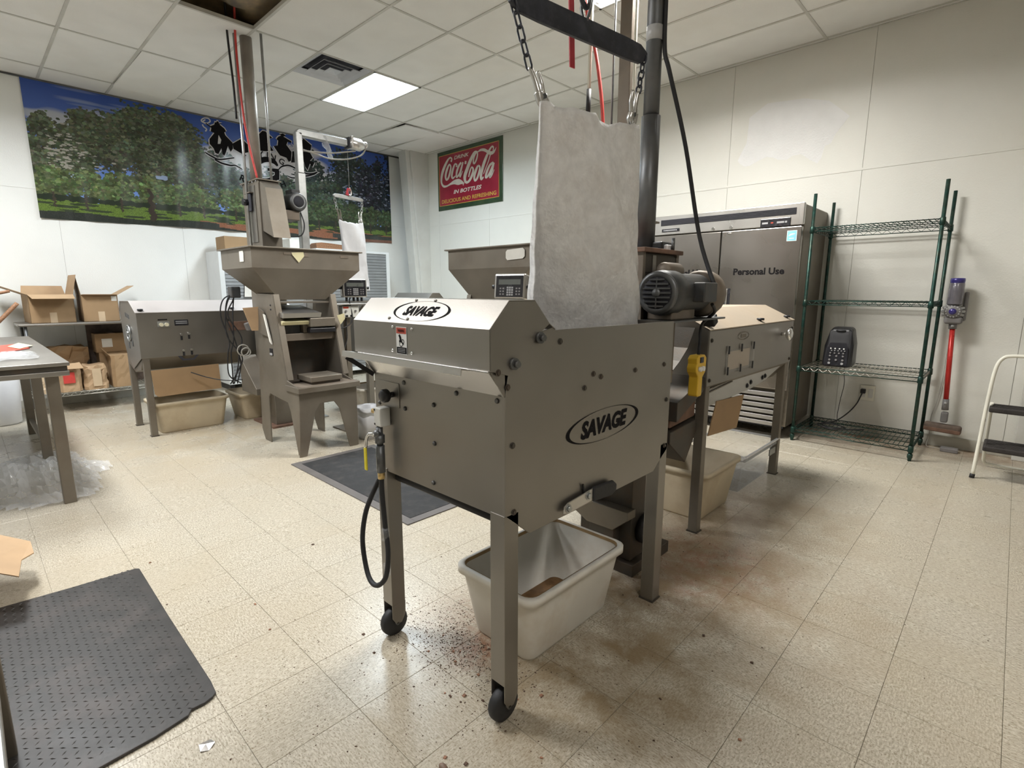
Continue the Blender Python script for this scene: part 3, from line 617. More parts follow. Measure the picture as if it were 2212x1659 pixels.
hd = MB().obox((-.338, 5.74, .190), (.255, .075, .075), Matrix.Rotation(.04, 3, 'Y')).build('cleaner_head', 'brown_roller', t, .02, 3)
MB().obox((-.338, 5.70, .175), (.245, .01, .03), Matrix.Rotation(.04, 3, 'Y')).build('head_rim', 'stain_metal', hd, .003)
MB().box((-.42, 5.80, 1.12), (-.34, 5.848, 1.36)).build('wall_dock', 'grey_plastic', t, .01)
# ---------------- step stool ----------------
t = thing('step_stool', 'white tubular folding step stool with black treads', 'step stool', (.13, 5.22, 0))
for sx in (0, 1):
    xa = -.085+sx*.44; s = 1 if sx == 0 else -1
    if sx == 0:
        MB().tube([(-.085,5.0,.02),(-.077,5.035,.30),(-.068,5.07,.60),(-.055,5.09,.80),(-.03,5.10,.875),(.02,5.105,.90),(.17,5.105,.902),(.31,5.105,.90),(.35,5.10,.875),(.37,5.09,.80),(.375,5.07,.60),(.38,5.035,.30),(.385,5.0,.02)], .0125, 10, 5).build('front_frame', 'cream_paint', t)
    MB().cyl((xa-.003 if sx == 0 else .387, 5.0, 0), (xa if sx == 0 else .384, 5.003, .03), .0155, 12).build('foot_cap', 'black_rubber', t)
MB().tube([(-.045,5.12,.55),(-.045,5.22,.38),(-.045,5.36,.12),(-.035,5.40,.035),(.02,5.41,.022),(.28,5.41,.022),(.335,5.40,.035),(.345,5.36,.12),(.345,5.22,.38),(.345,5.12,.55)], .011, 10, 4).build('rear_frame', 'cream_paint', t)
for z, y0, y1 in ((.515, 5.02, 5.22), (.235, 4.98, 5.26)):
    tr = MB().box((-.055, y0, z-.02), (.355, y1, z+.018)).build('tread', 'step_tread', t, .01, 3)
    for k in range(6): MB().box((-.04, y0+.02+k*(y1-y0-.04)/6, z+.017), (.34, y0+.03+k*(y1-y0-.04)/6, z+.021)).build('tread_rib', 'step_tread', tr)
for x in (-.07, .37): MB().cyl((x-.008, 5.055, .43), (x+.008, 5.055, .43), .014, 10).build('hinge_bolt', 'chrome', t)
# ---------------- drink sign ----------------
t = thing('tin_sign', 'red and green drink sign in white script lettering', 'sign', (-6.54, 5.84, 2.67))
sy = 5.838
pl_ = MB().box((-7.30, sy, 2.673), (-5.77, 5.849, 3.602)).build('border', 'sign_green', t, .004)
rd = MB().box((-7.262, sy-.002, 2.743), (-5.84, sy+.004, 3.541)).build('field', 'sign_red', t)
q = MB(); w_ = .008
for a in ((-7.262,2.743,-5.84,2.743+w_),(-7.262,3.541-w_,-5.84,3.541),(-7.262,2.743,-7.262+w_,3.541),(-5.84-w_,2.743,-5.84,3.541)): q.box((a[0],sy-.0035,a[1]), (a[2],sy,a[3]))
q.build('gold_line', 'sign_gold', t)
mf = plane_map((0, sy-.002, 0), (1,0,0), (0,0,1))
q = MB()
for k, s_ in enumerate(TR['coke']): rib2(q, s_, mf, 6, .0015+.0002*k)
q.build('script_lettering', 'sign_cream', t)
text('lettering', 'DRINK', mf, 'sign_cream', t, .36, .055, (-6.69, 3.46), shear=.25, bold=.02, h=.002)
text('lettering', 'IN BOTTLES', mf, 'sign_cream', t, .67, .062, (-6.56, 2.937), shear=.25, bold=.03, h=.002)
text('lettering', 'DELICIOUS AND REFRESHING', mf, 'sign_gold', t, 1.30, .06, (-6.55, 2.812), bold=.02, h=.002)
# ---------------- nut sheller (front machine) ----------------
def hexbolt(c, n, r=.0065, h=.006, mt='galv_dark', parent=None):
    c, n = Vector(c), Vector(n)
    m = MB(); m.cyl(c, c+n*.002, r*1.5, 12); m.cyl(c+n*.002, c+n*h, r, 6); return m.build('bolt', mt, parent)
def dome(c, n, r, mt, parent, name='screw'):
    c, n = Vector(c), Vector(n).normalized(); m = MB(); m.cyl(c, c+n*r*.5, r, 10, r*.85); m.cyl(c+n*r*.5, c+n*r*.85, r*.85, 10, r*.4); return m.build(name, mt, parent)
def logo(parent, mf, a, b, tilt, shear, tw, thh, mt='ink', ct=0):
    n = 64; V = []; W_ = []
    for k in range(n):
        t = 2*math.pi*k/n
        x, y = a*math.cos(t), b*math.sin(t); xi, yi = (a-.08*a)*math.cos(t-.10)+0*a, (b*.985)*math.sin(t-.10)
        V.append(mf(x, y+x*tilt, .0008)); W_.append(mf(xi, yi+xi*tilt, .0008))
    m = MB(); m.add(V+W_, [(k, (k+1) % n, n+(k+1) % n, n+k) for k in range(n)])
    l = m.build('logo_ring', mt, parent)
    text('logo_lettering', 'SAVAGE', mf, mt, parent, tw, thh, (0, ct), shear=shear, bold=.045, h=.0009, tilt=tilt)
def make_sheller(label, detail=True):
    t = thing('nut_sheller', label, 'machine', (-1.335, 1.51, 0))
    sx0, sx1, sy0, sy1 = -1.67, -1.0, 1.022, 2.003
    side = [(sy0,.70),(sy0,1.06),(1.035,1.125),(1.16,1.226),(1.225,1.24),(1.24,1.231),(sy1,1.228),(2.0,.69),(1.937,.65),(1.892,.617),(1.128,.612)]
    sp = MB().prism(side, 'x', sx1-.004, sx1).build('side_panel', 'steel', t, .0015)
    MB().prism(side, 'x', sx0, sx0+.004).build('side_panel', 'steel', t, .0015)
    fp = MB().box((sx0+.004, sy0, .69), (sx1-.004, sy0+.004, 1.055)).build('front_panel', 'steel', t)
    MB().box((sx0+.004, sy1-.006, .69), (sx1-.004, sy1-.002, 1.226)).build('back_panel', 'steel', t)
    MB().box((sx1-.010, sy0-.002, .70), (sx1+.001, sy0+.004, 1.055)).build('corner_edge', 'steel', t, .002)
    # inner hopper floor and lower trough
    MB().strip([(1.24,1.20),(1.45,1.0),(1.99,1.0)], sx0+.006, sx1-.006, 'x').build('hopper_floor', 'steel_dull', t)
    MB().strip([(1.03,.70),(1.2,.635),(1.85,.635),(1.99,.70)], sx0+.006, sx1-.006, 'x').build('bottom_pan', 'steel_dark', t)
    MB().cyl((sx0+.02, 1.075, .66), (sx1-.02, 1.075, .66), .022, 12).build('roller_shaft', 'black_rubber', t)
    # hood
    hp = [(.962,1.134),(.962,1.245),(1.035,1.319),(1.139,1.319),(1.205,1.251),(1.235,1.232)]
    MB().strip(hp, sx0-.02, sx1+.003, 'x', .003).build('hood', 'steel', t, .003, 3)
    cap = [(.962,1.134),(.962,1.245),(1.035,1.319),(1.139,1.319),(1.205,1.251),(1.17,1.23),(1.03,1.115)]
    MB().prism(cap, 'x', sx1-.001, sx1+.004).build('hood_cheek', 'steel', t, .001)
    MB().prism(cap, 'x', sx0-.021, sx0-.016).build('hood_cheek', 'steel', t, .001)
    # feed chute under the hood with its turned lip
    MB().strip([(1.024,1.052),(.958,1.132)], sx0+.0, sx1-.004, 'x', -.003).build('chute_plate', 'steel_bright', t)
    MB().prism([(1.022,1.05),(1.022,1.12),(.962,1.134)], 'x', sx1-.006, sx1-.002).build('chute_cheek', 'steel', t)
    MB().prism([(1.022,1.05),(1.022,1.12),(.962,1.134)], 'x', sx0+.002, sx0+.006).build('chute_cheek', 'steel_dark', t)
    MB().strip([(.962,1.131),(.926,1.137),(.924,1.116)], -1.722, -1.075, 'x', .003).build('chute_lip', 'steel_bright', t, .002, 3)
    MB().strip([(.962,1.131),(.952,1.134)], -1.075, sx1, 'x', .003).build('chute_edge', 'steel_bright', t)
    MB().bar((sx0-.006,1.022,1.045), (sx0-.03,.93,1.115), .004, .016).build('chute_arm', 'black_rubber', t)
    # legs
    for x in (-1.03, -1.64):
        for y in (1.048, 1.972):
            f = y < 1.5
            m = MB(); r = .030
            if f:
                m.box((x-r, y-r, .14), (x+r, y+r, .70))
                for s in (-1, 1): m.prism([(y-r,.14),(y+r,.14),(y+r,.085),(y+.012,.055),(y-.012,.055),(y-r,.085)], 'x', x+s*r-.003*(s > 0), x+s*r+.003*(s < 0))
            else: m.box((x-r, y-r, 0.004), (x+r, y+r, .72))
            lg = m.build('leg', 'steel', t, .003)
            if f:
                MB().lathe([(0,-.018),(.03,-.019),(.052,-.016),(.056,-.008),(.056,.008),(.052,.016),(.03,.019),(0,.018)], (x, y-.006, .056), 'x', 22).build('wheel', 'black_rubber', lg)
                MB().cyl((x-.03, y-.006, .056), (x+.03, y-.006, .056), .007, 8).build('axle', 'galv_dark', lg)
            else: MB().box((x-.034, y-.034, 0), (x+.034, y+.034, .006)).build('foot_plate', 'steel_dark', lg)
    # fasteners
    for y, z in ((1.262,1.195),(1.03,1.082),(.99,1.128),(1.444,1.074),(1.489,1.059),(1.395,1.032),(1.714,1.058),(1.936,1.057),(1.971,.907),(1.051,.909),(1.974,.71),(1.057,.704)):
        hexbolt((sx1+.003 if y < 1.02 else sx1, y, z), (1,0,0), parent=t, mt='steel_dark')
    for y, z in ((1.049,1.147),(1.158,1.213)):
        m = MB(); m.cyl((sx1+.004,y,z), (sx1+.014,y,z), .017, 14); m.cyl((sx1+.014,y,z), (sx1+.026,y,z), .010, 6); m.build('clamp_bolt', 'galv_dark', t)
    for x, z in ((-1.486,1.037),(-1.21,1.038),(-1.033,1.040),(-1.323,.984),(-1.483,.947),(-1.324,.855),(-1.334,.717),(-1.64,.945)):
        dome((x, sy0, z), (0,-1,0), .0085, 'galv_dark', t)
    k = MB(); k.cyl((-1.552, sy0, .987), (-1.552, sy0-.02, .987), .010, 10); k.lathe([(0,-.05),(.018,-.05),(.024,-.042),(.024,-.028),(.016,-.02),(0,-.02)], (-1.552, sy0, .987), 'y', 14); k.build('knob', 'black_plastic', t)
    MB().box((-1.655, sy0-.003, .943), (-1.515, sy0, 1.03)).build('access_plate', 'steel', t, .001)
    # lettering and plates
    mf = plane_map((sx1+.0005, 1.524, .888), (0,1,0), (0,0,1)); logo(t, mf, .224, .056, .02, .2, .285, .062)
    mf = plane_map((-1.345, .9985-.0024, 1.282+.0024), (1,0,0), (0,.073,.074)); logo(t, mf, .142, .042, 0, .28, .165, .041)
    for a, b in ((-.063,.045),(.036,.045),(-.136,-.036),(-.035,-.036)):
        c = mf(a, b, 0); dome(c, mf(a, b, 1)-c, .0055, 'chrome', t)
    for x, z in ((-1.445,1.232),(-1.342,1.230),(-1.449,1.156),(-1.345,1.155)): dome((x, .959, z), (0,-1,0), .0055, 'chrome', t)
    mf = plane_map((-1.3985, .9585, 1.191), (1,0,0), (0,0,1))
    def rect(a0, b0, a1, b1, h): m = MB(); m.add([mf(a0,b0,h), mf(a1,b0,h), mf(a1,b1,h), mf(a0,b1,h)], [(0,1,2,3)]); return m
    wl_ = rect(-.0285,-.0435,.0285,.0435,.0006).build('warning_label', 'white_print', t)
    rect(-.0265,.022,.0265,.041,.0010).build('label_band', 'label_red', wl_)
    rect(-.0265,-.041,.0265,-.021,.0010).build('label_text_block', 'ink', wl_)
    text('label_lettering', 'WARNING', mf, 'ink', wl_, .036, .009, (0,.0315), bold=.02, h=.0014)
    q = MB()
    for z_ in (-.026,-.031,-.036): rib2(q, [(-.02,z_,.0009),(.02,z_,.0009)], mf, 2, .0014)
    q.build('label_text_lines', 'key_grey', wl_)
    q = MB(); rib2(q, [(-.012,.018,.004),(-.006,.010,.005),(-.005,0,.005),(-.012,-.004,.003)], mf, 4, .0012); rib2(q, [(-.005,0,.003),(.004,-.006,.0025),(.012,-.012,.0015)], mf, 4, .0013)
    for cx_, cz_, r_ in ((-.002,-.011,.008),(.008,-.002,.006)): rib2(q, [(cx_+r_*math.cos(a), cz_+r_*math.sin(a), .0012) for a in np.linspace(0, 2*math.pi, 13)], mf, 1, .0014)
    q.build('label_pictogram', 'ink', wl_)
    # lever on the side
    lv = MB(); lv.prism([(1.275,.632),(1.28,.655),(1.30,.664),(1.445,.676),(1.445,.632),(1.30,.625)], 'x', sx1+.012, sx1+.017); lever = lv.build('lever', 'steel_bright', t, .002)
    MB().prism([(1.437,.628),(1.437,.68),(1.56,.672),(1.582,.655),(1.58,.63),(1.55,.618)], 'x', sx1+.008, sx1+.024).build('grip', 'black_rubber', lever, .006, 3)
    for y, z in ((1.30,.645),(1.412,.656)): hexbolt((sx1+.017,y,z), (1,0,0), .01, .009, 'galvanised', lever)
    MB().bar((sx1+.006,1.40,.665), (sx1+.006,1.393,.70), .006, .006).build('stop_pin', 'black_rubber', t)
    # compressed air fittings
    blk = MB().box((-1.616, .978, .870), (-1.574, 1.021, .938)).build('regulator_block', 'trim_white', t, .004)
    MB().cyl((-1.616,1.0,.918), (-1.645,.992,.918), .009, 8).build('brass_fitting', 'brass', blk)
    for z_ in (.93,.878): MB().cyl((-1.610,.9765,z_), (-1.610,.98,z_), .004, 8).build('screw_hole', 'black_plastic', blk)
    va = MB(); va.cyl((-1.594,.985,.868), (-1.594,.985,.80), .012, 12); va.cyl((-1.594,.985,.84), (-1.594,.985,.81), .018, 8); va.cyl((-1.594,.985,.80), (-1.594,.985,.70), .016, 10); va.sphere((-1.594,.975,.845), .015, 10)
    va = va.build('ball_valve', 'galv_dark', t)
    MB().tube([(-1.594,.965,.842),(-1.612,.955,.845),(-1.628,.952,.825),(-1.636,.952,.79)], .006, 6, 3).build('valve_stem', 'chrome', va)
    MB().box((-1.645, .947, .705), (-1.628, .953, .79)).build('valve_handle', 'valve_yellow', va, .003)
    MB().cyl((-1.594,.985,.705), (-1.594,.985,.675), .013, 10).build('hose_ferrule', 'brass', va)
    MB().tube([(-1.594,.985,.68),(-1.59,.982,.62),(-1.575,.98,.50),(-1.555,.975,.40),(-1.56,.965,.31),(-1.60,.955,.262),(-1.65,.955,.258),(-1.69,.96,.30),(-1.715,.965,.40),(-1.712,.98,.50),(-1.69,1.0,.58),(-1.66,1.04,.68)], .0095, 8, 6).build('air_hose', 'black_rubber', t)
    for z_ in (.47, .33): MB().cyl((-1.572,.978,z_-.022), (-1.568,.976,z_+.022), .014, 10).build('tape_wrap', 'clear_plastic', t)
    return t
shA = make_sheller('grey steel nut shelling machine with large oval logo, nearest the camera')
# ---------------- tub under the sheller ----------------
def tub(name, label, cat, x0, x1, y0, y1, h, mt, grime=True, group=None, taper=.06, rim=.018):
    t = thing(name, label, cat, ((x0+x1)/2, (y0+y1)/2, 0), group)
    def ring(x0, x1, y0, y1, r, z, n=5):
        P = []
        for cx, cy, a0 in ((x1-r,y1-r,0),(x0+r,y1-r,90),(x0+r,y0+r,180),(x1-r,y0+r,270)):
            for k in range(n+1):
                a = math.radians(a0+90*k/n); P.append((cx+r*math.cos(a), cy+r*math.sin(a), z))
        return P
    def loft(rings, cap0=True):
        m = MB(); n = len(rings[0]); V = [q for R in rings for q in R]; F = [(i*n+k, i*n+(k+1) % n, (i+1)*n+(k+1) % n, (i+1)*n+k) for i in range(len(rings)-1) for k in range(n)]
        m.add(V, F, True)
        if cap0: m.add(rings[0], [tuple(range(n))]); 
        return m
    T = taper; w = .005
    o = [ring(x0+T, x1-T, y0+T, y1-T, .04, 0), ring(x0+T-.006, x1-T+.006, y0+T-.006, y1-T+.006, .045, .012), ring(x0+rim, x1-rim, y0+rim, y1-rim, .045, h-.04), ring(x0+rim-.002, x1-rim+.002, y0+rim-.002, y1-rim+.002, .045, h-.03),
         ring(x0, x1, y0, y1, .05, h-.03), ring(x0, x1, y0, y1, .05, h-.004), ring(x0+.005, x1-.005, y0+.005, y1-.005, .05, h), ring(x0+rim, x1-rim, y0+rim, y1-rim, .045, h), ring(x0+rim+.004, x1-rim-.004, y0+rim+.004, y1-rim-.004, .045, h-.006),
         ring(x0+T+.012, x1-T-.012, y0+T+.012, y1-T-.012, .04, .012)]
    m = loft(o); m.add(o[-1], [tuple(range(len(o[-1])))[::-1]]); m.build('shell', mt, t)
    if grime:
        q = loft([ring(x0+T+.016, x1-T-.016, y0+T+.016, y1-T-.016, .035, .014), ring(x0+T+.012, x1-T-.012, y0+T+.012, y1-T-.012, .035, .034)]); q.add(ring(x0+T+.012, x1-T-.012, y0+T+.012, y1-T-.012, .035, .034), [tuple(range(24))]); q.build('residue', 'bin_grime', t)
        q = loft([ring(x0+rim+.006, x1-rim-.006, y0+rim+.006, y1-rim-.006, .045, h-.012), ring(x0+rim+.0025, x1-rim-.0025, y0+rim+.0025, y1-rim-.0025, .045, h+.0005)], False); q.build('rim_stain', 'rim_dirt', t)
    return t
mat('rim_dirt', (.38,.25,.12), .7, 0, .3, 14)
tub('storage_tub', 'white plastic tub with brown residue under the front machine', 'tub', -1.49, -1.075, 1.225, 1.845, .29, 'bin_white')
# ---------------- bucket elevator behind the sheller ----------------
t = thing('bucket_elevator', 'dirty steel bucket elevator with grey electric motor behind front machine', 'machine', (-1.34, 2.24, 0))
MB().box((-1.50, 2.09, .06), (-1.205, 2.40, 1.515)).build('casing', 'steel_dark', t, .004)
for y in (2.075, 2.385): MB().box((-1.51, y, .9), (-1.195, y+.022, 1.52)).build('flange', 'pipe_brown', t, .002)
MB().box((-1.53, 2.06, 1.515), (-1.18, 2.42, 1.535)).build('top_plate', 'stain_metal', t, .003)
MB().box((-1.50, 2.30, 1.535), (-1.20, 2.36, 1.56)).build('pole_clamp', 'white_plastic', t, .006)
MB().box((-1.36, 2.28, 1.535), (-1.22, 2.38, 1.575)).build('clamp_jaw', 'black_plastic', t, .008)
MB().cyl((-1.19,2.33,1.535), (-1.19,2.33,1.59), .008, 8).build('clamp_bolt', 'galv_dark', t)
MB().box((-1.206, 2.10, 1.43), (-1.20, 2.385, 1.505)).build('inspection_plate', 'steel_dark', t)
MB().box((-1.206, 2.16, 1.43), (-1.196, 2.19, 1.505)).build('stiffener', 'steel', t)
MB().box((-1.206, 2.115, 1.22), (-1.201, 2.385, 1.415)).build('service_opening', 'vent_dark', t)
MB().box((-1.22, 2.02, 1.215), (-1.03, 2.60, 1.224)).build('motor_shelf', 'galv_dark', t, .002)
MB().obox((-1.10, 2.585, 1.205), (.06,.05,.05), Matrix.Rotation(.5, 3, 'X')).build('shelf_bracket', 'black_rubber', t, .006)
MB().box((-1.18, 2.10, 1.224), (-1.06, 2.32, 1.27)).build('motor_foot', 'pipe_brown', t, .006)
mo = MB().lathe([(0,.0),(.075,.0),(.088,.008),(.096,.03),(.096,.11),(.086,.12),(.086,.36),(.075,.385),(0,.385)], (-1.105, 2.045, 1.340), 'y', 28).build('motor', 'motor_grey', t)
MB().lathe([(.0,-.004),(.066,-.004),(.066,.002),(.0,.002)], (-1.105, 2.045, 1.340), 'y', 24).build('fan_opening', 'vent_dark', mo)
MB().lathe([(.066,-.003),(.075,-.010),(.09,-.004),(.092,.006),(.066,.004)], (-1.105, 2.045, 1.340), 'y', 28).build('fan_cowl_ring', 'galv_dark', mo)
for k in range(-3, 4):
    hw = math.sqrt(max(0, .066**2-(k*.0185)**2)); MB().box((-1.105-hw, 2.034, 1.340+k*.0185-.0035), (-1.105+hw, 2.040, 1.340+k*.0185+.0035)).build('fan_grille_bar', 'galv_dark', mo)
MB().box((-1.108, 2.035, 1.276), (-1.102, 2.0395, 1.404)).build('fan_grille_bar', 'galv_dark', mo)
MB().lathe([(0,-.014),(.018,-.013),(.02,-.004),(0,-.004)], (-1.105, 2.045, 1.340), 'y', 12).build('fan_hub', 'galv_dark', mo)
MB().lathe([(0,.02),(.03,.02),(.036,.03),(.036,.15),(.028,.165),(0,.165)], (-1.125, 2.10, 1.435), 'y', 16).build('capacitor_cover', 'pipe_brown', mo)
MB().box((-1.03, 2.22, 1.30), (-.975, 2.35, 1.385)).build('junction_box', 'motor_grey', mo, .006)
MB().lathe([(0,.385),(.10,.385),(.11,.40),(.11,.46),(.10,.475),(0,.475)], (-1.105, 2.045, 1.335), 'y', 20).build('gearbox', 'pipe_brown', mo)
# chutes between elevator and separator
MB().strip([(2.40,.96),(2.47,1.0),(2.55,1.06),(2.62,1.16)], -1.42, -1.19, 'x', .003).build('discharge_chute', 'steel_dark', t)
MB().prism([(2.41,.80),(2.41,.70),(2.70,.82),(2.72,.90)], 'x', -1.42, -1.16).build('transfer_chute', 'steel_dark', t, .003)
MB().prism([(2.41,.64),(2.41,.58),(2.60,.44),(2.72,.60),(2.70,.66)], 'x', -1.46, -1.19).build('boot_hopper', 'steel_dark', t, .004)
MB().prism([(2.42,.66),(2.70,.68),(2.70,.76),(2.42,.74)], 'x', -1.44, -1.20).build('stained_pan', 'stain_metal', t, .004)
MB().prism([(-1.52,.33),(-1.19,.33),(-1.19,.29),(-1.27,.22),(-1.42,.22),(-1.52,.27)], 'y', 2.03, 2.10).build('boot_scoop', 'steel_dull', t, .003)
MB().box((-1.41, 2.04, .04), (-1.27, 2.10, .22)).build('boot', 'steel_dark', t, .003)
MB().cyl((-1.20,2.20,.20), (-1.165,2.20,.20), .075, 18).build('pulley', 'black_rubber', t)
MB().box((-1.54, 2.06, 0), (-1.17, 2.42, .06)).build('base', 'steel_dark', t, .004)
# ---------------- hoist post, spreader bar, bag ----------------
t = thing('hoist_post', 'dark round steel hoist post rising beside the hanging bag', 'post', (-1.312, 2.29, 1.536))
PX, PY = -1.312, 2.29
MB().cyl((PX,PY,1.545), (PX,PY,2.13), .043, 20).build('lower_pipe', 'galv_dark', t)
MB().cyl((PX,PY,2.13), (PX,PY,3.02), .036, 20).build('upper_pipe', 'galv_dark', t)
MB().cyl((PX,PY,2.44), (PX,PY,2.50), .0372, 20).build('pipe_label', 'grey_light', t)
MB().lathe([(0,0),(.075,0),(.075,.01),(.045,.012)], (PX,PY,1.536)).build('base_plate', 'galv_dark', t)
MB().cyl((PX,PY,2.97), (-1.21,1.45,2.97), .032, 16).build('boom', 'galv_dark', t)
ho = MB().box((-1.30,1.52,2.83), (-1.14,1.78,2.97)).build('hoist', 'motor_grey', t, .02, 3)
MB().cyl((-1.21,1.64,2.44), (-1.21,1.64,2.85), .003, 6).build('hoist_cable', 'galvanised', ho)
MB().tube([(-1.21,1.64,2.44),(-1.21,1.665,2.41),(-1.21,1.665,2.35),(-1.21,1.64,2.318),(-1.21,1.615,2.33),(-1.21,1.605,2.36)], .009, 8, 5).build('hook', 'dark_paint', ho)
MB().tube([(-1.27,2.30,2.60),(-1.265,2.30,2.40),(-1.24,2.31,2.30),(-1.19,2.40,2.0),(-1.12,2.45,1.6),(-1.01,2.40,1.37)], .010, 8, 6).build('power_cable', 'black_rubber', t)
def chain(parent, P0, P1, n, L=.036, w=.011, r=.0035, mt='dark_paint'):
    P0, P1 = Vector(P0), Vector(P1); d = (P1-P0).normalized(); side = d.cross(Vector((1,0,0))).normalized(); s2 = d.cross(side)
    for k in range(n):
        c = P0.lerp(P1, (k+.5)/n); a = side if k % 2 else s2; hl = (P1-P0).length/n*.5+r*1.1
        pts = [c+d*(hl-w)*sg+(d*sg*math.sin(t)+a*math.cos(t)*1)*w for sg, ts in ((1, np.linspace(0, math.pi, 6)), (-1, np.linspace(math.pi, 0, 6))) for t in ts]
        MB().tube(pts, r, 6, closed=True).build('chain_link', mt, parent)
def spreader(label, A, B, chA, chB, mt, nl, bh=.028):
    A, B = Vector(A), Vector(B)
    t = thing('spreader_bar', label, 'hoist bar', (A+B)/2); d = (B-A).normalized(); s = d.cross(Vector((0,0,1))).normalized(); u = s.cross(d)
    prof = [(0,.35),(.06,.9),(.18,1),(.82,1),(.94,.9),(1,.35)]; L_ = (B-A).length
    m = MB(); V = []
    for f, k in prof:
        for sg in (1,-1): V.append(A+d*L_*f+u*bh*k*sg)
    n = len(prof); poly = [V[2*i] for i in range(n)]+[V[2*i+1] for i in range(n)][::-1]
    N2 = len(poly); m.add([q+s*.008 for q in poly]+[q-s*.008 for q in poly], [tuple(range(N2)), tuple(range(N2, 2*N2))[::-1]]+[(i, (i+1) % N2, N2+(i+1) % N2, N2+i) for i in range(N2)])
    bar = m.build('bar', mt, t, .003)
    c = (A+B)/2
    MB().tube([c+Vector((0,0,bh-.01)), c+Vector((.02,0,bh+.04)), c+Vector((0,0,bh+.075)), c+Vector((-.02,0,bh+.04))], .006, 8, 4, closed=True).build('eye', 'galv_dark', bar)
    chain(t, A+d*.012, chA, nl, mt=mt); chain(t, B-d*.012, chB, nl, mt=mt)
    return t
sbA = spreader('black steel spreader bar with chains above the large white bag', (-1.255,1.30,2.245), (-1.165,1.975,2.245), (-1.235,1.375,2.055), (-1.17,1.935,2.105), 'dark_paint', 5, .037)
t = thing('safety_tag', 'red strap tag hanging behind the black spreader bar', 'tag', (-1.30, 1.80, 2.2))
MB().obox((-1.33,1.71,2.36), (.004,.03,.36), Matrix.Rotation(.06, 3, 'X')).build('strap', 'tag_red', t)
MB().obox((-1.33,1.715,2.30), (.0045,.031,.03), Matrix.Rotation(.06, 3, 'X')).build('buckle', 'grey_light', t)
def pliers(label, top, jaw, spread, mt='chrome', k=1.0):
    """locking pliers hanging with the jaws down; top = ring end, jaw = tip."""
    top, jaw = Vector(top), Vector(jaw); t = thing('locking_pliers', label, 'pliers', jaw)
    d = jaw-top; s = Vector(spread).normalized(); L = d.length
    MB().tube([top, top+d*.3+s*.002, top+d*.62-s*.004, top+d*.75], lambda u: .0085*k+.004*k*u, 8, 4).build('fixed_handle', mt, t)
    MB().tube([top+d*.02+s*.036*k, top+d*.28+s*.036*k, top+d*.48+s*.026*k, top+d*.66+s*.016*k], lambda u: .0065*k+.003*k*u, 8, 4).build('lever_handle', mt, t)
    MB().tube([top+d*.62-s*.006, top+d*.8-s*.012*k, top+d*.92-s*.012*k, jaw-s*.002], lambda u: .015*k-.007*k*u, 8, 4).build('upper_jaw', mt, t)
    MB().tube([top+d*.64+s*.016*k, top+d*.8+s*.022*k, top+d*.92+s*.014*k, jaw+s*.003], lambda u: .014*k-.007*k*u, 8, 4).build('lower_jaw', mt, t)
    MB().cyl(top+d*.68+s*.01+Vector((.014*k,0,0)), top+d*.68+s*.01-Vector((.014*k,0,0)), .008*k, 10).build('pivot', 'galv_dark', t)
    return t
pliers('steel locking pliers gripping the near corner of the large bag', (-1.235,1.375,2.06), (-1.21,1.425,1.94), (0,1,0), 'steel_bright')
pliers('steel locking pliers gripping the far corner of the large bag', (-1.17,1.935,2.11), (-1.185,1.92,1.985), (0,-1,0), 'steel_bright')
def bag(name, label, y0, y1, yb0, yb1, x, z0, ztA, ztB, mt, sag, depth, seed, crease=None):
    """open cloth sack hung from two corners: a flattened tube with folds and a sagging mouth."""
    rnd = random.Random(seed); n = 64; m = 40; V = []
    for j in range(m+1):
        v = j/m
        for i in range(n):
            a = 2*math.pi*i/n; cu = math.cos(a); su = math.sin(a)
            e = abs(cu)**.55*(1 if cu > 0 else -1); f = abs(su)**.8*(1 if su > 0 else -1)
            ya = yb0+(y0-yb0)*v**1.5; yb = yb1+(y1-yb1)*v**1.5
            yc, hy = (ya+yb)/2, (yb-ya)/2
            tt = (1-e)/2 if True else 0          # 0 at far, 1 at near
            zt = ztA*tt+ztB*(1-tt)-sag*(1-e*e)*(.7 if f > 0 else 1.2)
            z = z0+(zt-z0)*v
            dp = depth*(.35+.65*(1-v)**.6)
            q_ = yc+hy*e; fold = .030*abs(math.sin((q_+z*.62)*8.5+seed))*(1-e*e)*(.45+.6*v)+.016*math.sin((q_+z*.55)*21+seed)*(1-abs(e))*(.3+v)+.006*math.sin((q_-z*.3)*47)*(1-abs(e))+.005*math.sin(z*41+e*5+2*math.sin(e*7))*(1-v)-.02*(1-e*e)
            if crease:
                (cy0, cz0), (cy1, cz1) = crease; d_ = ((q_-cy0)*(cz1-cz0)-(z-cz0)*(cy1-cy0))/math.hypot(cy1-cy0, cz1-cz0)
                fold += -.42*max(0, d_)-.016*math.exp(-(d_/.018)**2)
                d2 = d_+.17; fold += -.020*math.exp(-(d2/.016)**2)*v+.012*math.exp(-((d2-.05)/.03)**2)*v
            V.append((x+dp*f+fold*(1 if f > 0 else .5), yc+hy*e+.006*math.sin(z*9+seed), z+.004*math.sin(e*19)*v))
    F = [(j*n+i, j*n+(i+1) % n, (j+1)*n+(i+1) % n, (j+1)*n+i) for j in range(m) for i in range(n)]
    o = MB().add(V, F, True).build(name, mt); s = o.modifiers.new('thick', 'SOLIDIFY'); s.thickness = .002
    return tag(o, label, 'bag')
bag('cloth_bag', 'large off-white cloth sack hanging over the front machine', 1.385, 1.965, 1.47, 1.985, -1.185, 1.10, 1.955, 2.0, 'cloth', .035, .075, 3, ((1.44,1.95),(1.86,1.25)))
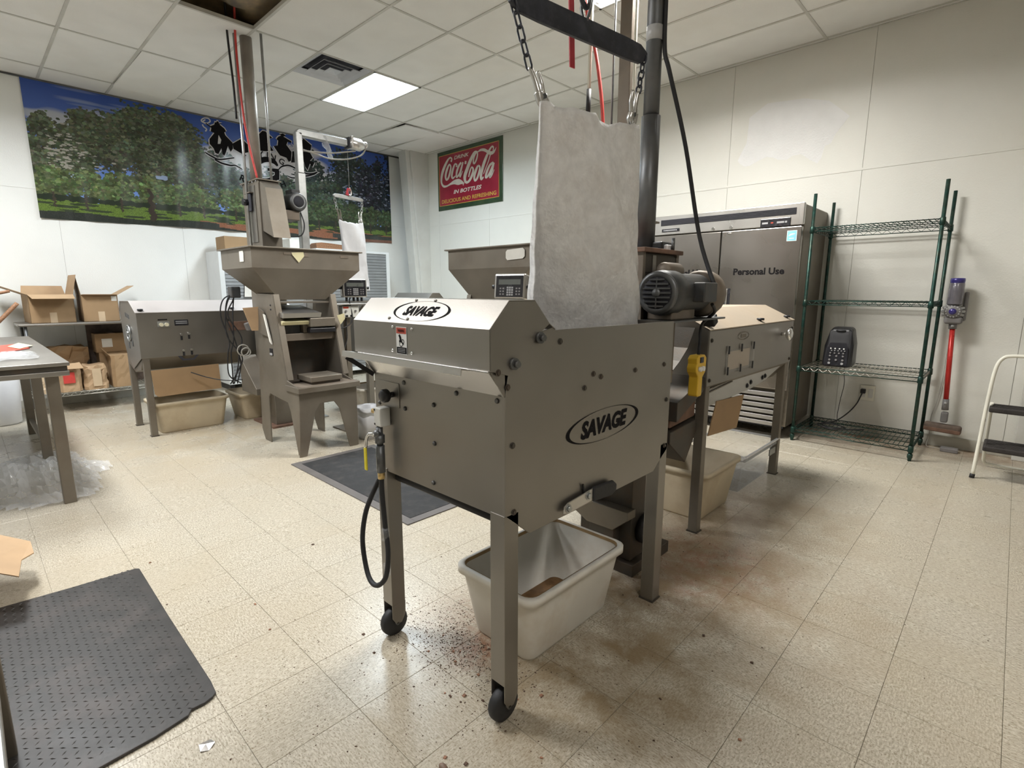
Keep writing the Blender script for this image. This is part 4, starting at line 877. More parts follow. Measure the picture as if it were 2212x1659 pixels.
# ---------------- pendant control ----------------
t = thing('pendant_control', 'yellow hand control hanging beside the front machine', 'remote control', (-1.09, 2.435, .84))
MB().prism([(2.39,1.03),(2.395,1.005),(2.385,.985),(2.39,.965),(2.415,.94),(2.412,.85),(2.42,.842),(2.455,.842),(2.462,.85),(2.462,.935),(2.492,.96),(2.495,1.03),(2.475,1.045),(2.41,1.045)], 'x', -1.115, -1.065).build('body', 'yellow', t, .007, 3)
for y in (2.415, 2.447): MB().cyl((-1.066,y,.98), (-1.052,y,.98), .012, 12).build('push_button', 'white_print', t)
MB().box((-1.067, 2.42, 1.008), (-1.060, 2.455, 1.036)).build('stop_switch', 'black_plastic', t, .004)
MB().tube([(-1.09,2.455,1.04),(-1.09,2.46,1.10),(-1.085,2.46,1.19),(-1.02,2.44,1.25),(-1.0,2.36,1.29)], .0075, 8, 6).build('cable', 'black_rubber', t)
# ---------------- separator / aspirator machines ----------------
def separator(label, xo, y0, y1, ztop, zbot, logo_side):
    """long box on four legs; outer side faces +X at x = xo."""
    t = thing('nut_separator', label, 'machine', (xo-.32, (y0+y1)/2, 0)); xi = xo-.65
    body = [(xo,ztop),(xo,zbot),(xo-.10,zbot-.12),(xo-.34,zbot-.16),(xo-.55,zbot-.10),(xi,zbot+.05),(xi,ztop)]
    MB().prism(body, 'y', y0+.01, y1-.01).build('body', 'steel_dull', t, .004)
    sp = MB().box((xo-.002, y0, zbot), (xo+.004, y1, ztop-.004)).build('side_panel', 'steel', t, .002)
    endp = [(xo,ztop),(xo,zbot),(xo-.36,zbot-.13),(xi+.03,zbot+.1),(xi-.01,ztop),(xi+.07,ztop+.10),(xo-.20,ztop+.105)]
    for ya in (y0, y1-.006): MB().prism(endp, 'y', ya, ya+.006).build('end_panel', 'steel', t, .002)
    lid = MB(); lid.strip([(xo+.008,ztop-.002),(xo+.008,ztop+.004),(xo-.20,ztop+.105),(xi+.07,ztop+.10),(xi-.008,ztop)], y0-.008, y1+.008, 'y', .003)
    lid.build('lid', 'lid_steel' if logo_side else 'lid_pale', t, .002)
    for y in (y0+.04, y0+(y1-y0)*.57, y1-.08):
        k = MB(); k.cyl((xo-.02,y,ztop+.005), (xo-.02,y,ztop+.022), .006, 8); k.lathe([(0,.022),(.022,.022),(.024,.03),(.02,.036),(0,.036)], (xo-.02,y,ztop), n=14); k.build('lid_knob', 'black_plastic', t)
    for x in (xo-.03, xo-.615):
        for y in (y0+.04, y1-.05):
            lg = MB().box((x-.026, y-.026, .004), (x+.026, y+.026, zbot+.06)).build('leg', 'steel_dull', t, .003)
            MB().box((x-.032, y-.032, 0), (x+.032, y+.032, .006)).build('foot_plate', 'steel_dark', lg)
    return t, sp
mat('lid_steel', (.46,.385,.30), .5, .35, .06, 3, dirt=(.40,.30,.20), damt=.5, dscale=3)
mat('lid_pale', (.55,.51,.49), .45, .4, .05, 3)
t, sp = separator('grey steel nut separator on legs in front of the refrigerator', -1.15, 2.705, 4.13, 1.145, .845, True)
mf = plane_map((-1.145, 3.18, 1.09), (0,1,0), (0,0,1))
q = MB(); rib2(q, [(.085*math.cos(a), .022*math.sin(a), .003) for a in np.linspace(0, 2*math.pi, 25)], mf, 1, .0008); q.build('maker_ring', 'steel_dull', t)
q = MB(); q.add([mf(-.04,-.010,.0008), mf(.04,-.010,.0008), mf(.04,.010,.0008), mf(-.04,.010,.0008)], [(0,1,2,3)]); q.build('maker_plate', 'steel_dull', t)
wd = MB().box((-1.146, 2.94, .895), (-1.139, 3.37, 1.02)).build('inspection_window', 'clear_plastic', t, .002)
MB().box((-1.1455, 2.97, .905), (-1.1445, 3.30, 1.01)).build('window_pane', 'lid_steel', wd)
for y in (2.96, 3.15, 3.345):
    for z0 in (1.0, .88): MB().box((-1.14, y-.006, z0), (-1.134, y+.006, z0+.045)).build('window_clip', 'black_plastic', wd)
for y, z in ((2.735,1.09),(2.735,.875),(4.10,1.09),(4.10,.87)): hexbolt((-1.146,y,z), (1,0,0), .008, .007, 'steel_dark', t)
k = MB(); k.cyl((-1.146,3.88,1.06), (-1.11,3.88,1.06), .012, 10); k.lathe([(0,.03),(.02,.03),(.04,.045),(.042,.06),(.02,.07),(0,.07)], (-1.146,3.88,1.06), 'x', 12); k.build('hand_knob', 'chrome', t)
MB().prism([(2.75,.86),(4.05,.84),(3.70,.76),(3.42,.735),(2.75,.72)], 'x', -1.20, -1.165).build('lower_trough', 'steel_bright', t, .003)
for k_ in range(3): MB().bar((-1.16,2.75,.80+k_*.02), (-1.16,3.10,.825+k_*.012), .006, .006).build('trough_rib', 'steel_dull', t)
for y, z in ((3.36,.765),(3.42,.78),(3.63,.785),(3.68,.79)): hexbolt((-1.165,y,z), (1,0,0), .011, .008, 'black_plastic', t)
cb = MB(); cb.add([(-1.16,2.895,.735),(-1.16,3.305,.715),(-1.16,3.225,.52),(-1.16,2.805,.55),(-1.166,2.895,.735),(-1.166,3.305,.715),(-1.166,3.225,.52),(-1.166,2.805,.55)], [(0,1,2,3),(7,6,5,4),(0,4,5,1),(1,5,6,2),(2,6,7,3),(3,7,4,0)])
tag(cb.build('cardboard_flap', 'kraft'), 'brown cardboard flap hanging below the separator by the refrigerator', 'cardboard')
tub('storage_tub', 'tan plastic tub behind the front machine under the separator', 'tub', -1.60, -1.155, 2.83, 3.37, .31, 'bin_tan', False)
# clear tote
t = thing('clear_tote', 'clear plastic storage tote behind the tan tub', 'tote', (-1.38, 3.80, 0))
def tote_ring(x0, x1, y0, y1, z): return [(x0,y0,z),(x1,y0,z),(x1,y1,z),(x0,y1,z)]
R = [tote_ring(-1.53,-1.22,3.50,4.02,.003), tote_ring(-1.56,-1.19,3.46,4.06,.24), tote_ring(-1.59,-1.16,3.43,4.09,.24), tote_ring(-1.59,-1.16,3.43,4.09,.275)]
m = MB(); m.add([q for r in R for q in r], [(3,2,1,0)]+[(i*4+k, i*4+(k+1) % 4, (i+1)*4+(k+1) % 4, (i+1)*4+k) for i in range(3) for k in range(4)])
o = m.build('shell', 'clear_plastic', t); sl = o.modifiers.new('thick', 'SOLIDIFY'); sl.thickness = .004
rm = MB()
for a, b in (((-1.59,3.43),(-1.16,3.43)),((-1.16,3.43),(-1.16,4.09)),((-1.16,4.09),(-1.59,4.09)),((-1.59,4.09),(-1.59,3.43))): rm.bar((*a,.275), (*b,.275), .012, .012)
rm.build('rim', 'white_plastic', t)
MB().box((-1.163, 3.90, .18), (-1.157, 4.02, .225)).build('hand_hole', 'lcd', t)
# ---------------- mats ----------------
mat('mat_black', (.022,.023,.025), .8, 0, .25, 30, .3, 200, dirt=(.10,.09,.08), damt=.35, dscale=9)
mat('mat_edge', (.13,.12,.115), .65, 0, .1, 10)
t = thing('floor_mat', 'black rubber floor mat with grey edging beside the front machine', 'mat', (-3.1, 2.03, 0))
MB().box((-3.91, 1.71, .001), (-2.47, 2.33, .009)).build('pile', 'mat_black', t, .002)
for q in (((-3.97,1.65,.0),(-2.41,1.71,.007)), ((-3.97,2.33,.0),(-2.41,2.39,.007)), ((-3.97,1.71,0),(-3.91,2.33,.007)), ((-2.47,1.71,0),(-2.41,2.33,.007))): MB().box(*q).build('edging', 'mat_edge', t, .002)
# ---------------- hopper stands with scale ----------------
def make_stand():
    t = thing('hopper_stand', 'x', 'machine', (-4.60, 2.06, 0))
    side = [(-4.77,1.32),(-4.45,1.315),(-4.285,.612),(-4.10,.575),(-4.085,.40),(-4.09,0),(-4.165,0),(-4.26,.36),(-4.30,.425),(-4.66,.455),(-4.69,.42),(-4.71,.02),(-4.71,0),(-4.84,0),(-4.90,.10),(-4.83,.93)]
    for y in (1.80, 2.302): 
        MB().prism(side, 'y', y, y+.012).build('side_frame', 'steel_dull', t, .004)
        e = [(-4.45,1.315),(-4.285,.612)]
        MB().bar((-4.45, y+.03, 1.315), (-4.285, y+.03, .612), .05, .012).build('front_flange', 'steel_dull', t, .002)
    fr = [(1.80,.53),(1.80,.40),(1.775,0),(1.84,0),(1.93,.36),(1.975,.425),(2.10,.425),(2.145,.36),(2.225,0),(2.30,0),(2.314,.40),(2.314,.53)]
    MB().prism(fr, 'x', -4.095, -4.082).build('front_frame', 'steel_dull', t, .004)
    MB().box((-4.30, 1.785, .53), (-4.045, 2.33, .578)).build('table', 'steel_dull', t, .004)
    MB().box((-4.299, 1.81, .579), (-4.05, 2.325, .5795)).build('table_dust', 'pipe_brown', t)
    MB().box((-4.62, 1.812, .50), (-4.60, 2.302, .95)).build('back_sheet', 'steel_dark', t)
    MB().box((-4.62, 1.812, .53), (-4.30, 2.302, .575)).build('rear_table', 'steel_dark', t)
    MB().box((-4.45, 1.812, .925), (-4.41, 2.302, .985)).build('cross_bar', 'pipe_brown', t, .003)
    MB().box((-4.75, 1.812, 1.24), (-4.46, 2.302, 1.255)).build('upper_tray', 'steel_dull', t)
    # hopper
    rx0, rx1, ry0, ry1, zr, zm = -5.06, -4.385, 1.635, 2.575, 1.68, 1.525
    h = MB(); R = [[(rx0,ry0,zr),(rx1,ry0,zr),(rx1,ry1,zr),(rx0,ry1,zr)], [(rx0,ry0,zm),(rx1,ry0,zm),(rx1,ry1,zm),(rx0,ry1,zm)], [(-4.78,1.86,1.27),(-4.46,1.86,1.27),(-4.46,2.27,1.27),(-4.78,2.27,1.27)]]
    h.add([q for r in R for q in r], [(i*4+k, i*4+(k+1) % 4, (i+1)*4+(k+1) % 4, (i+1)*4+k) for i in range(2) for k in range(4)])
    ho = h.build('hopper', 'steel_dull', t); s = ho.modifiers.new('thick', 'SOLIDIFY'); s.thickness = .004
    rm = MB()
    for a, b in (((rx0-.025,ry0-.025),(rx1+.025,ry0+.01)),((rx0-.025,ry1-.01),(rx1+.025,ry1+.025)),((rx0-.025,ry0),(rx0+.01,ry1)),((rx1-.01,ry0),(rx1+.025,ry1))): rm.box((*a,zr), (*b,zr+.012))
    rm.build('hopper_rim', 'steel_dull', ho, .003)
    # vibrating feeder between the side frames
    MB().prism([(-4.75,1.17),(-4.35,1.12),(-4.33,1.16),(-4.75,1.22)], 'y', 1.83, 2.16).build('feed_pan', 'steel_bright', t, .003)
    MB().prism([(-4.70,1.13),(-4.38,1.06),(-4.36,1.09),(-4.70,1.165)], 'y', 1.83, 2.12).build('lower_pan', 'paper_yellow', t, .003)
    MB().box((-4.50, 2.06, 1.04), (-4.345, 2.29, 1.115)).build('feeder_drive', 'steel_dull', t, .006)
    MB().box((-4.62, 1.84, .98), (-4.45, 2.02, 1.08)).build('vibrator', 'motor_grey', t, .01)
    MB().box((-4.60, 2.03, .985), (-4.42, 2.10, 1.08)).build('spring_block', 'pipe_brown', t, .006)
    MB().box((-4.55, 2.06, .986), (-4.36, 2.30, 1.03)).build('drive_shadow_box', 'black_plastic', t, .01)
    return t
stB = make_stand(); stB['label'] = 'tan steel hopper stand with bench scale before the banner'
# things that only this stand carries
MB().box((-4.58, 1.7945, .80), (-4.52, 1.80, .86)).build('data_plate', 'panel_black', stB)
MB().box((-4.575, 1.793, .803), (-4.525, 1.7945, .822)).build('data_plate_print', 'key_grey', stB)
for z in (1.19, 1.225): dome((-4.50, 1.80, z), (0,-1,0), .008, 'vent_dark', stB)
stA = dup(stB, (-3.145, 3.165, 0), -math.pi/2, 'tan steel hopper stand behind the front machine hood')
for c in list(stA.children):
    if c.name.startswith(('data_plate', 'screw')): bpy.data.objects.remove(c)
def sheet(name, label, cat, pts, mt, th=.0012):
    P = [Vector(p) for p in pts]; n = (P[1]-P[0]).cross(P[2]-P[0]).normalized()*th; k = len(P)
    m = MB(); m.add([p+n for p in P]+[p-n for p in P], [tuple(range(k)), tuple(range(k, 2*k))[::-1]]+[(i, (i+1) % k, k+(i+1) % k, k+i) for i in range(k)])
    return tag(m.build(name, mt), label, cat)
sheet('paper_note', 'yellow folded note stuck on the hopper front', 'note', [(-4.381,1.955,1.655),(-4.379,2.055,1.663),(-4.378,2.06,1.63),(-4.376,2.01,1.575),(-4.378,1.96,1.635)], 'paper_yellow')
sheet('paper_note', 'small white printed note stuck on the hopper end', 'note', [(-4.62,1.631,1.66),(-4.54,1.631,1.66),(-4.53,1.631,1.64),(-4.535,1.631,1.575),(-4.62,1.631,1.575)], 'paper')
for (a, b) in (((-4.382,1.89,1.655),(-4.382,1.955,1.637)), ((-4.382,2.06,1.66),(-4.382,2.10,1.625)), ((-4.382,2.39,1.65),(-4.382,2.47,1.63))):
    MB().box((a[0]-.001,a[1],b[2]), (a[0]+.001,b[1],a[2])).build('tape_residue', 'pipe_brown', stB)
t = thing('bench_scale', 'low steel bench scale platform resting on the hopper stand table', 'scale', (-4.25, 2.06, .58))
MB().box((-4.375, 1.925, .60), (-4.115, 2.205, .645)).build('platform', 'steel_dull', t, .005)
MB().box((-4.36, 1.94, .58), (-4.13, 2.19, .60)).build('base', 'steel_dark', t)
sheet('label_plate', 'white rounded label stuck on the hopper behind the front machine', 'label', [(-2.86,2.943,1.655),(-2.70,2.943,1.662),(-2.68,2.943,1.645),(-2.68,2.943,1.60),(-2.70,2.943,1.585),(-2.86,2.943,1.578),(-2.875,2.943,1.595),(-2.875,2.943,1.64)], 'paper')
# folder of papers and small paper on the left frame
t = thing('paper_folder', 'kraft paper folder with papers hung on the hopper stand', 'folder', (-4.72, 1.75, .93))
V = [(-4.74,1.665,1.20),(-4.72,1.785,1.208),(-4.72,1.77,1.005),(-4.74,1.725,1.005)]
m = MB(); m.add(V+[(x-.012,y,z) for x, y, z in V], [(0,1,2,3),(7,6,5,4),(0,4,5,1),(1,5,6,2),(2,6,7,3),(3,7,4,0)]); m.build('cover', 'kraft_light', t)
V = [(-4.718,1.78,1.20),(-4.62,1.785,1.17),(-4.53,1.79,.95),(-4.71,1.77,.99)]
m = MB(); m.add(V+[(x,y+.006,z) for x, y, z in V], [(0,1,2,3),(7,6,5,4),(0,4,5,1),(1,5,6,2),(2,6,7,3),(3,7,4,0)]); m.build('spine_flap', 'steel_dull', t)
V = [(-4.60,1.77,1.15),(-4.58,1.775,1.14),(-4.50,1.782,.90),(-4.53,1.78,.92)]
m = MB(); m.add(V+[(x,y+.01,z) for x, y, z in V], [(0,1,2,3),(7,6,5,4),(0,4,5,1),(1,5,6,2),(2,6,7,3),(3,7,4,0)]); m.build('loose_sheet', 'paper', t)
sheet('paper_scrap', 'small yellow paper scrap on the right side of the feeder', 'paper', [(-4.33,2.30,1.13),(-4.31,2.36,1.15),(-4.32,2.37,1.10),(-4.33,2.33,1.05)], 'paper_yellow')
# ---------------- scale indicators ----------------
def indicator(label, loc, u, tilt=0):
    """boxed keypad display; loc = centre, u = direction of its right hand side."""
    t = thing('scale_indicator', label, 'scale display', loc); u = Vector(u).normalized(); v = Vector((0,0,1)); n = u.cross(v)
    v = (v*math.cos(tilt)-n*math.sin(tilt)).normalized(); n = u.cross(v); M3 = Matrix((u, v, n)).transposed(); L = Vector(loc)
    hs = MB().obox(L, (.245,.18,.07), M3).build('case', 'steel_bright', t, .016, 3)
    mf = plane_map(L+n*.0355, u, v)
    def rc(a0, b0, a1, b1, h, nme, mt, par): m = MB(); m.add([mf(a0,b0,h), mf(a1,b0,h), mf(a1,b1,h), mf(a0,b1,h)], [(0,1,2,3)]); return m.build(nme, mt, par)
    fc = rc(-.105,-.075,.105,.075,.001,'face', 'panel_black', t)
    rc(-.085,.012,.085,.048,.002,'display', 'lcd', fc)
    for i in range(3):
        for j in range(4): rc(-.02+i*.018, -.065+j*.0165, -.006+i*.018, -.053+j*.0165, .002, 'key', 'key_grey', fc)
    for i in range(2):
        for j in range(3):
            rc(-.075+i*.022, -.06+j*.02, -.062+i*.022, -.05+j*.02, .002, 'key', 'grey_plastic', fc); rc(.05+i*.022, -.06+j*.02, .063+i*.022, -.05+j*.02, .002, 'key', 'grey_plastic', fc)
    for s in (-1, 1): MB().cyl(L+u*s*.12, L+u*s*.15, .014, 10).build('side_knob', 'black_plastic', t)
    for a in (-.075,-.005,.035,.075): MB().cyl(L-v*.088+u*a, L-v*.125+u*a, .012, 8).build('cable_gland', 'black_plastic', t)
    return t
indicator('steel scale indicator with keypad on a post beside the hopper', (-4.60, 2.63, 1.372), (0.12,1,0))
t = thing('control_post', 'thin grey steel post carrying the indicator and feeder control', 'stand', (-4.66, 2.62, 0))
MB().box((-4.70, 2.555, .0), (-4.65, 2.605, 1.22)).build('post', 'steel_dull', t, .003)
MB().box((-4.80, 2.42, 1.215), (-4.56, 2.80, 1.225)).build('shelf', 'steel_bright', t, .002)
MB().box((-4.80, 2.44, 0), (-4.55, 2.72, .012)).build('base_plate', 'steel_dull', t)
MB().bar((-4.67,2.60,1.0), (-4.67,2.76,1.2), .012, .012).build('brace', 'steel_dull', t)
MB().bar((-4.78,2.30,1.40), (-4.78,2.46,1.22), .012, .012).build('brace', 'steel_dull', t)
cbx = MB().box((-4.66, 2.495, 1.095), (-4.59, 2.67, 1.205)).build('feeder_control', 'trim_white', t, .006)
for y in (2.53, 2.63): MB().cyl((-4.59,y,1.155), (-4.578,y,1.155), .010, 10).build('dial', 'grey_plastic', cbx)
MB().box((-4.591, 2.505, 1.18), (-4.588, 2.56, 1.198)).build('red_strip', 'label_red', cbx)
for y in (2.525, 2.575): MB().box((-4.591, y, 1.10), (-4.587, y+.025, 1.118)).build('rocker_switch', 'black_plastic', cbx)
MB().tube([(-4.60,2.60,1.285),(-4.60,2.58,1.25),(-4.58,2.59,1.08),(-4.52,2.50,1.02),(-4.45,2.35,1.0),(-4.42,2.28,1.03)], .006, 6, 6).build('cable', 'black_rubber', t)
MB().tube([(-4.63,2.55,1.09),(-4.62,2.545,.9),(-4.60,2.50,.8),(-4.58,2.46,.72),(-4.57,2.43,.66)], .006, 6, 6).build('cable', 'black_rubber', t)
MB().lathe([(0,0),(.045,0),(.045,.05),(.03,.06),(.045,.07),(.045,.15),(.03,.16),(.03,.2),(0,.2)], (-4.62,2.47,.58)).build('air_filter', 'brass', t)
indicator('grey keypad indicator in front of the hopper behind the hood', (-2.60, 2.72, 1.375), (.93,.30,0), .12)
t = thing('indicator_post', 'thin steel post under the keypad indicator by the hood', 'stand', (-2.60, 2.80, 0))
MB().box((-2.625, 2.775, 0), (-2.575, 2.825, 1.30)).build('post', 'steel_dull', t, .003)
MB().box((-2.70, 2.70, 0), (-2.50, 2.90, .012)).build('base_plate', 'steel_dull', t)
# ---------------- bucket elevator at the banner side ----------------
t = thing('bucket_elevator', 'tan steel bucket elevator with discharge hood rising behind the hopper', 'machine', (-5.4, 2.14, 0))
MB().box((-5.60, 2.06, .02), (-5.22, 2.25, 2.36)).build('casing', 'steel_dull', t, .004)
for z in (2.355,): MB().box((-5.625, 2.045, z), (-5.195, 2.27, z+.012)).build('top_flange', 'steel_dull', t, .002)
for k in range(5): dome((-5.58+k*.085, 2.05, 2.345), (0,-1,0), .008, 'galvanised', t)
MB().box((-5.50, 2.052, 1.8), (-5.30, 2.06, 2.32)).build('side_cover', 'steel', t, .002)
MB().box((-5.47, 2.02, 2.25), (-5.33, 2.052, 2.258)).build('cover_lug', 'pipe_brown', t)
br = MB(); br.obox((-5.40,2.04,2.17), (.09,.02,.17)); br.build('bearing_plate', 'vent_dark', t, .01)
MB().cyl((-5.42,2.03,2.17), (-5.42,1.985,2.17), .03, 12).build('bearing', 'black_plastic', t)
ch = MB(); A = [(-5.22,2.075,2.355),(-5.22,2.245,2.355),(-5.22,2.245,1.90),(-5.22,2.075,1.90)]; B_ = [(-5.12,2.08,2.28),(-5.12,2.24,2.28),(-5.03,2.25,1.83),(-5.03,2.09,1.83)]
ch.add(A+B_, [(4,5,6,7),(0,4,7,3),(1,2,6,5),(0,1,5,4)]); o = ch.build('discharge_hood', 'steel_dull', t); s = o.modifiers.new('thick', 'SOLIDIFY'); s.thickness = .004
mo = MB().lathe([(0,0),(.075,0),(.085,.012),(.092,.05),(.088,.18),(.075,.21),(0,.21)], (-5.35,2.40,2.19), 'x', 24).build('motor', 'motor_grey', t)
MB().lathe([(0,.211),(.05,.212),(.05,.215),(0,.215)], (-5.35,2.40,2.19), 'x', 20).build('fan_opening', 'vent_dark', mo)
MB().lathe([(.05,.21),(.075,.216),(.082,.205)], (-5.35,2.40,2.19), 'x', 24).build('fan_cowl_ring', 'galv_dark', mo)
MB().box((-5.34, 2.36, 2.27), (-5.2, 2.45, 2.315)).build('capacitor_cover', 'motor_grey', mo, .01)
MB().box((-5.38, 2.25, 2.02), (-5.18, 2.42, 2.11)).build('motor_bracket', 'pipe_brown', mo, .006)
MB().tube([(-5.2,2.44,2.10),(-5.18,2.46,1.98),(-5.18,2.42,1.88),(-5.2,2.3,1.86)], .006, 6, 6).build('motor_cable', 'black_rubber', t)
MB().box((-5.66, 2.00, 0), (-5.16, 2.31, .02)).build('base_plate', 'stain_metal', t)
MB().prism([(-5.62,.70),(-5.24,.40),(-5.24,.34),(-5.62,.34)], 'y', 1.90, 2.06).build('boot_chute', 'steel_dull', t, .003)
MB().cyl((-5.42,2.13,2.365), (-5.42,2.13,CE), .052, 18).build('vent_pipe', 'pipe_tan', t)
MB().cyl((-5.25,2.20,2.365), (-5.25,2.20,CE), .012, 8).build('support_rod', 'galvanised', t)
MB().cyl((-5.42,2.03,1.70), (-5.42,2.03,CE), .013, 8).build('conduit', 'galvanised', t)
MB().tube([(-5.32,2.10,2.37),(-5.37,2.05,2.8),(-5.38,2.03,3.2),(-5.36,2.02,3.62),(-5.1,1.95,3.95)], .010, 8, 6).build('red_hose', 'hose_red', t)
MB().tube([(-5.40,1.985,2.9),(-5.42,1.99,3.2),(-5.41,1.97,3.62),(-5.2,1.9,3.95)], .010, 8, 6).build('black_hose', 'black_rubber', t)
# ---------------- drop pipes for the hopper behind the bag ----------------
t = thing('bucket_elevator', 'brown steel bucket elevator standing behind the large hanging bag', 'machine', (-2.0, 3.22, 0))
MB().box((-2.16, 3.10, .02), (-1.86, 3.34, 1.80)).build('casing', 'steel_dull', t, .004)
MB().box((-2.19, 3.07, 1.80), (-1.83, 3.37, 1.812)).build('top_flange', 'steel_dull', t)
MB().box((-2.12, 3.085, 1.2), (-1.90, 3.10, 1.76)).build('inspection_plate', 'pipe_brown', t, .002)
MB().box((-2.055, 3.15, 1.812), (-1.97, 3.23, CE)).build('drop_duct', 'pipe_brown', t, .004)
MB().cyl((-1.945,3.16,1.812), (-1.945,3.16,CE), .010, 8).build('support_rod', 'cream_paint', t)
MB().box((-2.21, 3.05, 0), (-1.82, 3.39, .02)).build('base_plate', 'stain_metal', t)
t = thing('air_pipe', 'pale air drop pipe hanging from the ceiling behind the bag', 'pipe', (-2.33, 3.2, 1.7))
MB().cyl((-2.325,3.2,2.6), (-2.31,3.2,CE), .013, 10).build('pipe', 'cream_paint', t)
MB().cyl((-2.34,3.2,1.7), (-2.325,3.2,2.62), .009, 10).build('lower_pipe', 'cream_paint', t)
MB().cyl((-2.327,3.2,2.55), (-2.322,3.2,2.72), .017, 10).build('coupling', 'black_rubber', t)
tag(MB().tube([(-2.38,3.2,CE+.2),(-2.37,3.2,3.30),(-2.29,3.2,3.0),(-2.245,3.2,2.8),(-2.205,3.2,2.54),(-2.19,3.2,2.2),(-2.21,3.2,1.75)], .012, 8, 6).build('air_hose', 'hose_red'), 'red air hose hanging from the ceiling behind the bag', 'hose')
tag(MB().cyl((-2.16,3.24,1.83), (-2.15,3.24,CE), .007, 8).build('hanger_rod', 'galv_dark'), 'thin dark hanger rod beside the red hose behind the bag', 'rod')
# ---------------- small hoist with second bag ----------------
t = thing('hoist_post', 'square galvanised hoist post with boom in front of the banner', 'hoist', (-5.35, 2.53, 0))
MB().box((-5.39, 2.49, .012), (-5.31, 2.57, 2.50)).build('lower_post', 'galvanised', t, .006)
MB().box((-5.383, 2.497, 2.50), (-5.317, 2.563, 2.885)).build('upper_post', 'galvanised', t, .006)
MB().prism([(2.497,2.885),(2.53,2.918),(3.06,2.918),(3.06,2.85),(2.56,2.85)], 'x', -5.383, -5.317).build('boom', 'galvanised', t, .008)
MB().box((-5.40, 3.06, 2.83), (-5.30, 3.075, 2.94)).build('boom_plate', 'dark_paint', t)
ho = MB().lathe([(0,0),(.05,0),(.062,.02),(.062,.13),(.045,.16),(.03,.19),(0,.19)], (-5.33,3.075,2.885), 'y', 18).build('hoist', 'foil', t)
MB().box((-5.39, 3.08, 2.83), (-5.27, 3.10, 2.95)).build('hoist_flange', 'foil', ho, .004)
MB().sphere((-5.33,3.27,2.90), .035, 10).build('hoist_cap', 'foil', ho)
MB().tube([(-5.33,3.28,2.88),(-5.33,3.22,2.79),(-5.33,3.05,2.72),(-5.33,2.85,2.69),(-5.33,2.7,2.71),(-5.34,2.56,2.73)], .008, 6, 6).build('hoist_cord', 'cable_grey', ho)
MB().tube([(-5.33,3.15,2.82),(-5.33,2.9,2.755),(-5.33,2.72,2.73),(-5.34,2.56,2.72)], .008, 6, 6).build('hoist_cord', 'cable_grey', ho)
wr_ = MB(); V = []
for i in range(8):
    z = 2.90-.03*i
    for k in range(6): a = 2*math.pi*k/6; rr = .05-.004*i+random.uniform(-.012,.012); V.append((-5.35+rr*math.cos(a)*.8, 2.80+rr*math.sin(a)+.012*i, z))
wr_.add(V, [(i*6+k, i*6+(k+1) % 6, (i+1)*6+(k+1) % 6, (i+1)*6+k) for i in range(7) for k in range(6)], True); wr_.build('plastic_wrap', 'film', t)
MB().cyl((-5.33,3.055,2.42), (-5.33,3.055,2.84), .0025, 5).build('hoist_cable', 'galvanised', t)
hk = MB().tube([(-5.33,3.055,2.43),(-5.33,3.075,2.40),(-5.33,3.07,2.36),(-5.33,3.04,2.355)], .008, 6, 4).build('hook', 'chrome', t)
MB().obox((-5.32,3.03,2.385), (.02,.03,.075), Matrix.Rotation(-.3, 3, 'X')).build('hook_tag', 'tag_red', hk)
MB().box((-5.45, 2.43, 0), (-5.25, 2.63, .012)).build('base_plate', 'galvanised', t)
spreader('grey spreader bar holding the small white bag before the banner', (-5.33,2.86,2.335), (-5.33,3.215,2.320), (-5.33,2.90,2.19), (-5.33,3.19,2.19), 'galvanised', 4, .02)
pliers('brown locking pliers on the left corner of the small bag', (-5.33,2.895,2.20), (-5.33,2.935,2.06), (0,1,0), 'steel_dull', .9)
pliers('bright locking pliers on the right corner of the small bag', (-5.33,3.19,2.20), (-5.33,3.17,2.06), (0,-1,0), 'chrome', .9)
bag('cloth_bag', 'small white cloth sack hanging in front of the banner', 2.905, 3.195, 2.975, 3.235, -5.33, 1.34, 2.09, 2.085, 'cloth_white', .035, .07, 9)
# ---------------- the second sheller, behind ----------------
shB = dup(shA, (-5.28, 3.45, 0), math.pi, 'grey steel nut sheller under the small bag, mostly hidden')
tub('storage_tub', 'white plastic tub under the hidden rear sheller', 'tub', -5.45, -5.02, 2.9, 3.5, .29, 'bin_white', True)
# ---------------- separator at the left ----------------
t, sp = separator('grey steel nut separator with twin knobs left of the hopper stand', -5.67, 1.085, 2.50, 1.145, .735, False)
pl2 = MB().box((-5.667, 1.24, 1.015), (-5.662, 1.335, 1.065)).build('knob_plate', 'galvanised', t)
for y in (1.268, 1.31): MB().cyl((-5.662,y,1.035), (-5.645,y,1.035), .017, 12).build('selector_knob', 'cream_knob', pl2)
MB().box((-5.663, 1.245, 1.075), (-5.662, 1.32, 1.085)).build('knob_caption', 'ink', pl2)
np_ = MB().box((-5.667, 1.375, 1.02), (-5.661, 1.49, 1.075)).build('nameplate', 'panel_black', t, .003)
for z in (1.055, 1.038): MB().box((-5.6612, 1.385, z), (-5.6602, 1.48, z+.008)).build('nameplate_print', 'key_grey', np_)
for y, z in ((1.42,.905),(1.483,.912),(1.425,.755),(1.492,.76)):
    l = MB().cyl((-5.664,y,z+.03), (-5.650,y,z+.03), .012, 10).build('latch', 'chrome', t); MB().box((-5.664,y-.008,z-.02), (-5.655,y+.008,z+.022)).build('latch_tongue', 'black_plastic', l)
MB().prism([(1.375,.735),(1.40,.735),(1.43,.705),(1.50,.705),(1.53,.735),(1.55,.735),(1.51,.69),(1.41,.69)], 'x', -5.668, -5.662).build('outlet_hook', 'vent_dark', t)
MB().box((-5.667, 1.84, .95), (-5.660, 2.03, 1.04)).build('stained_door', 'stain_metal', t, .003)
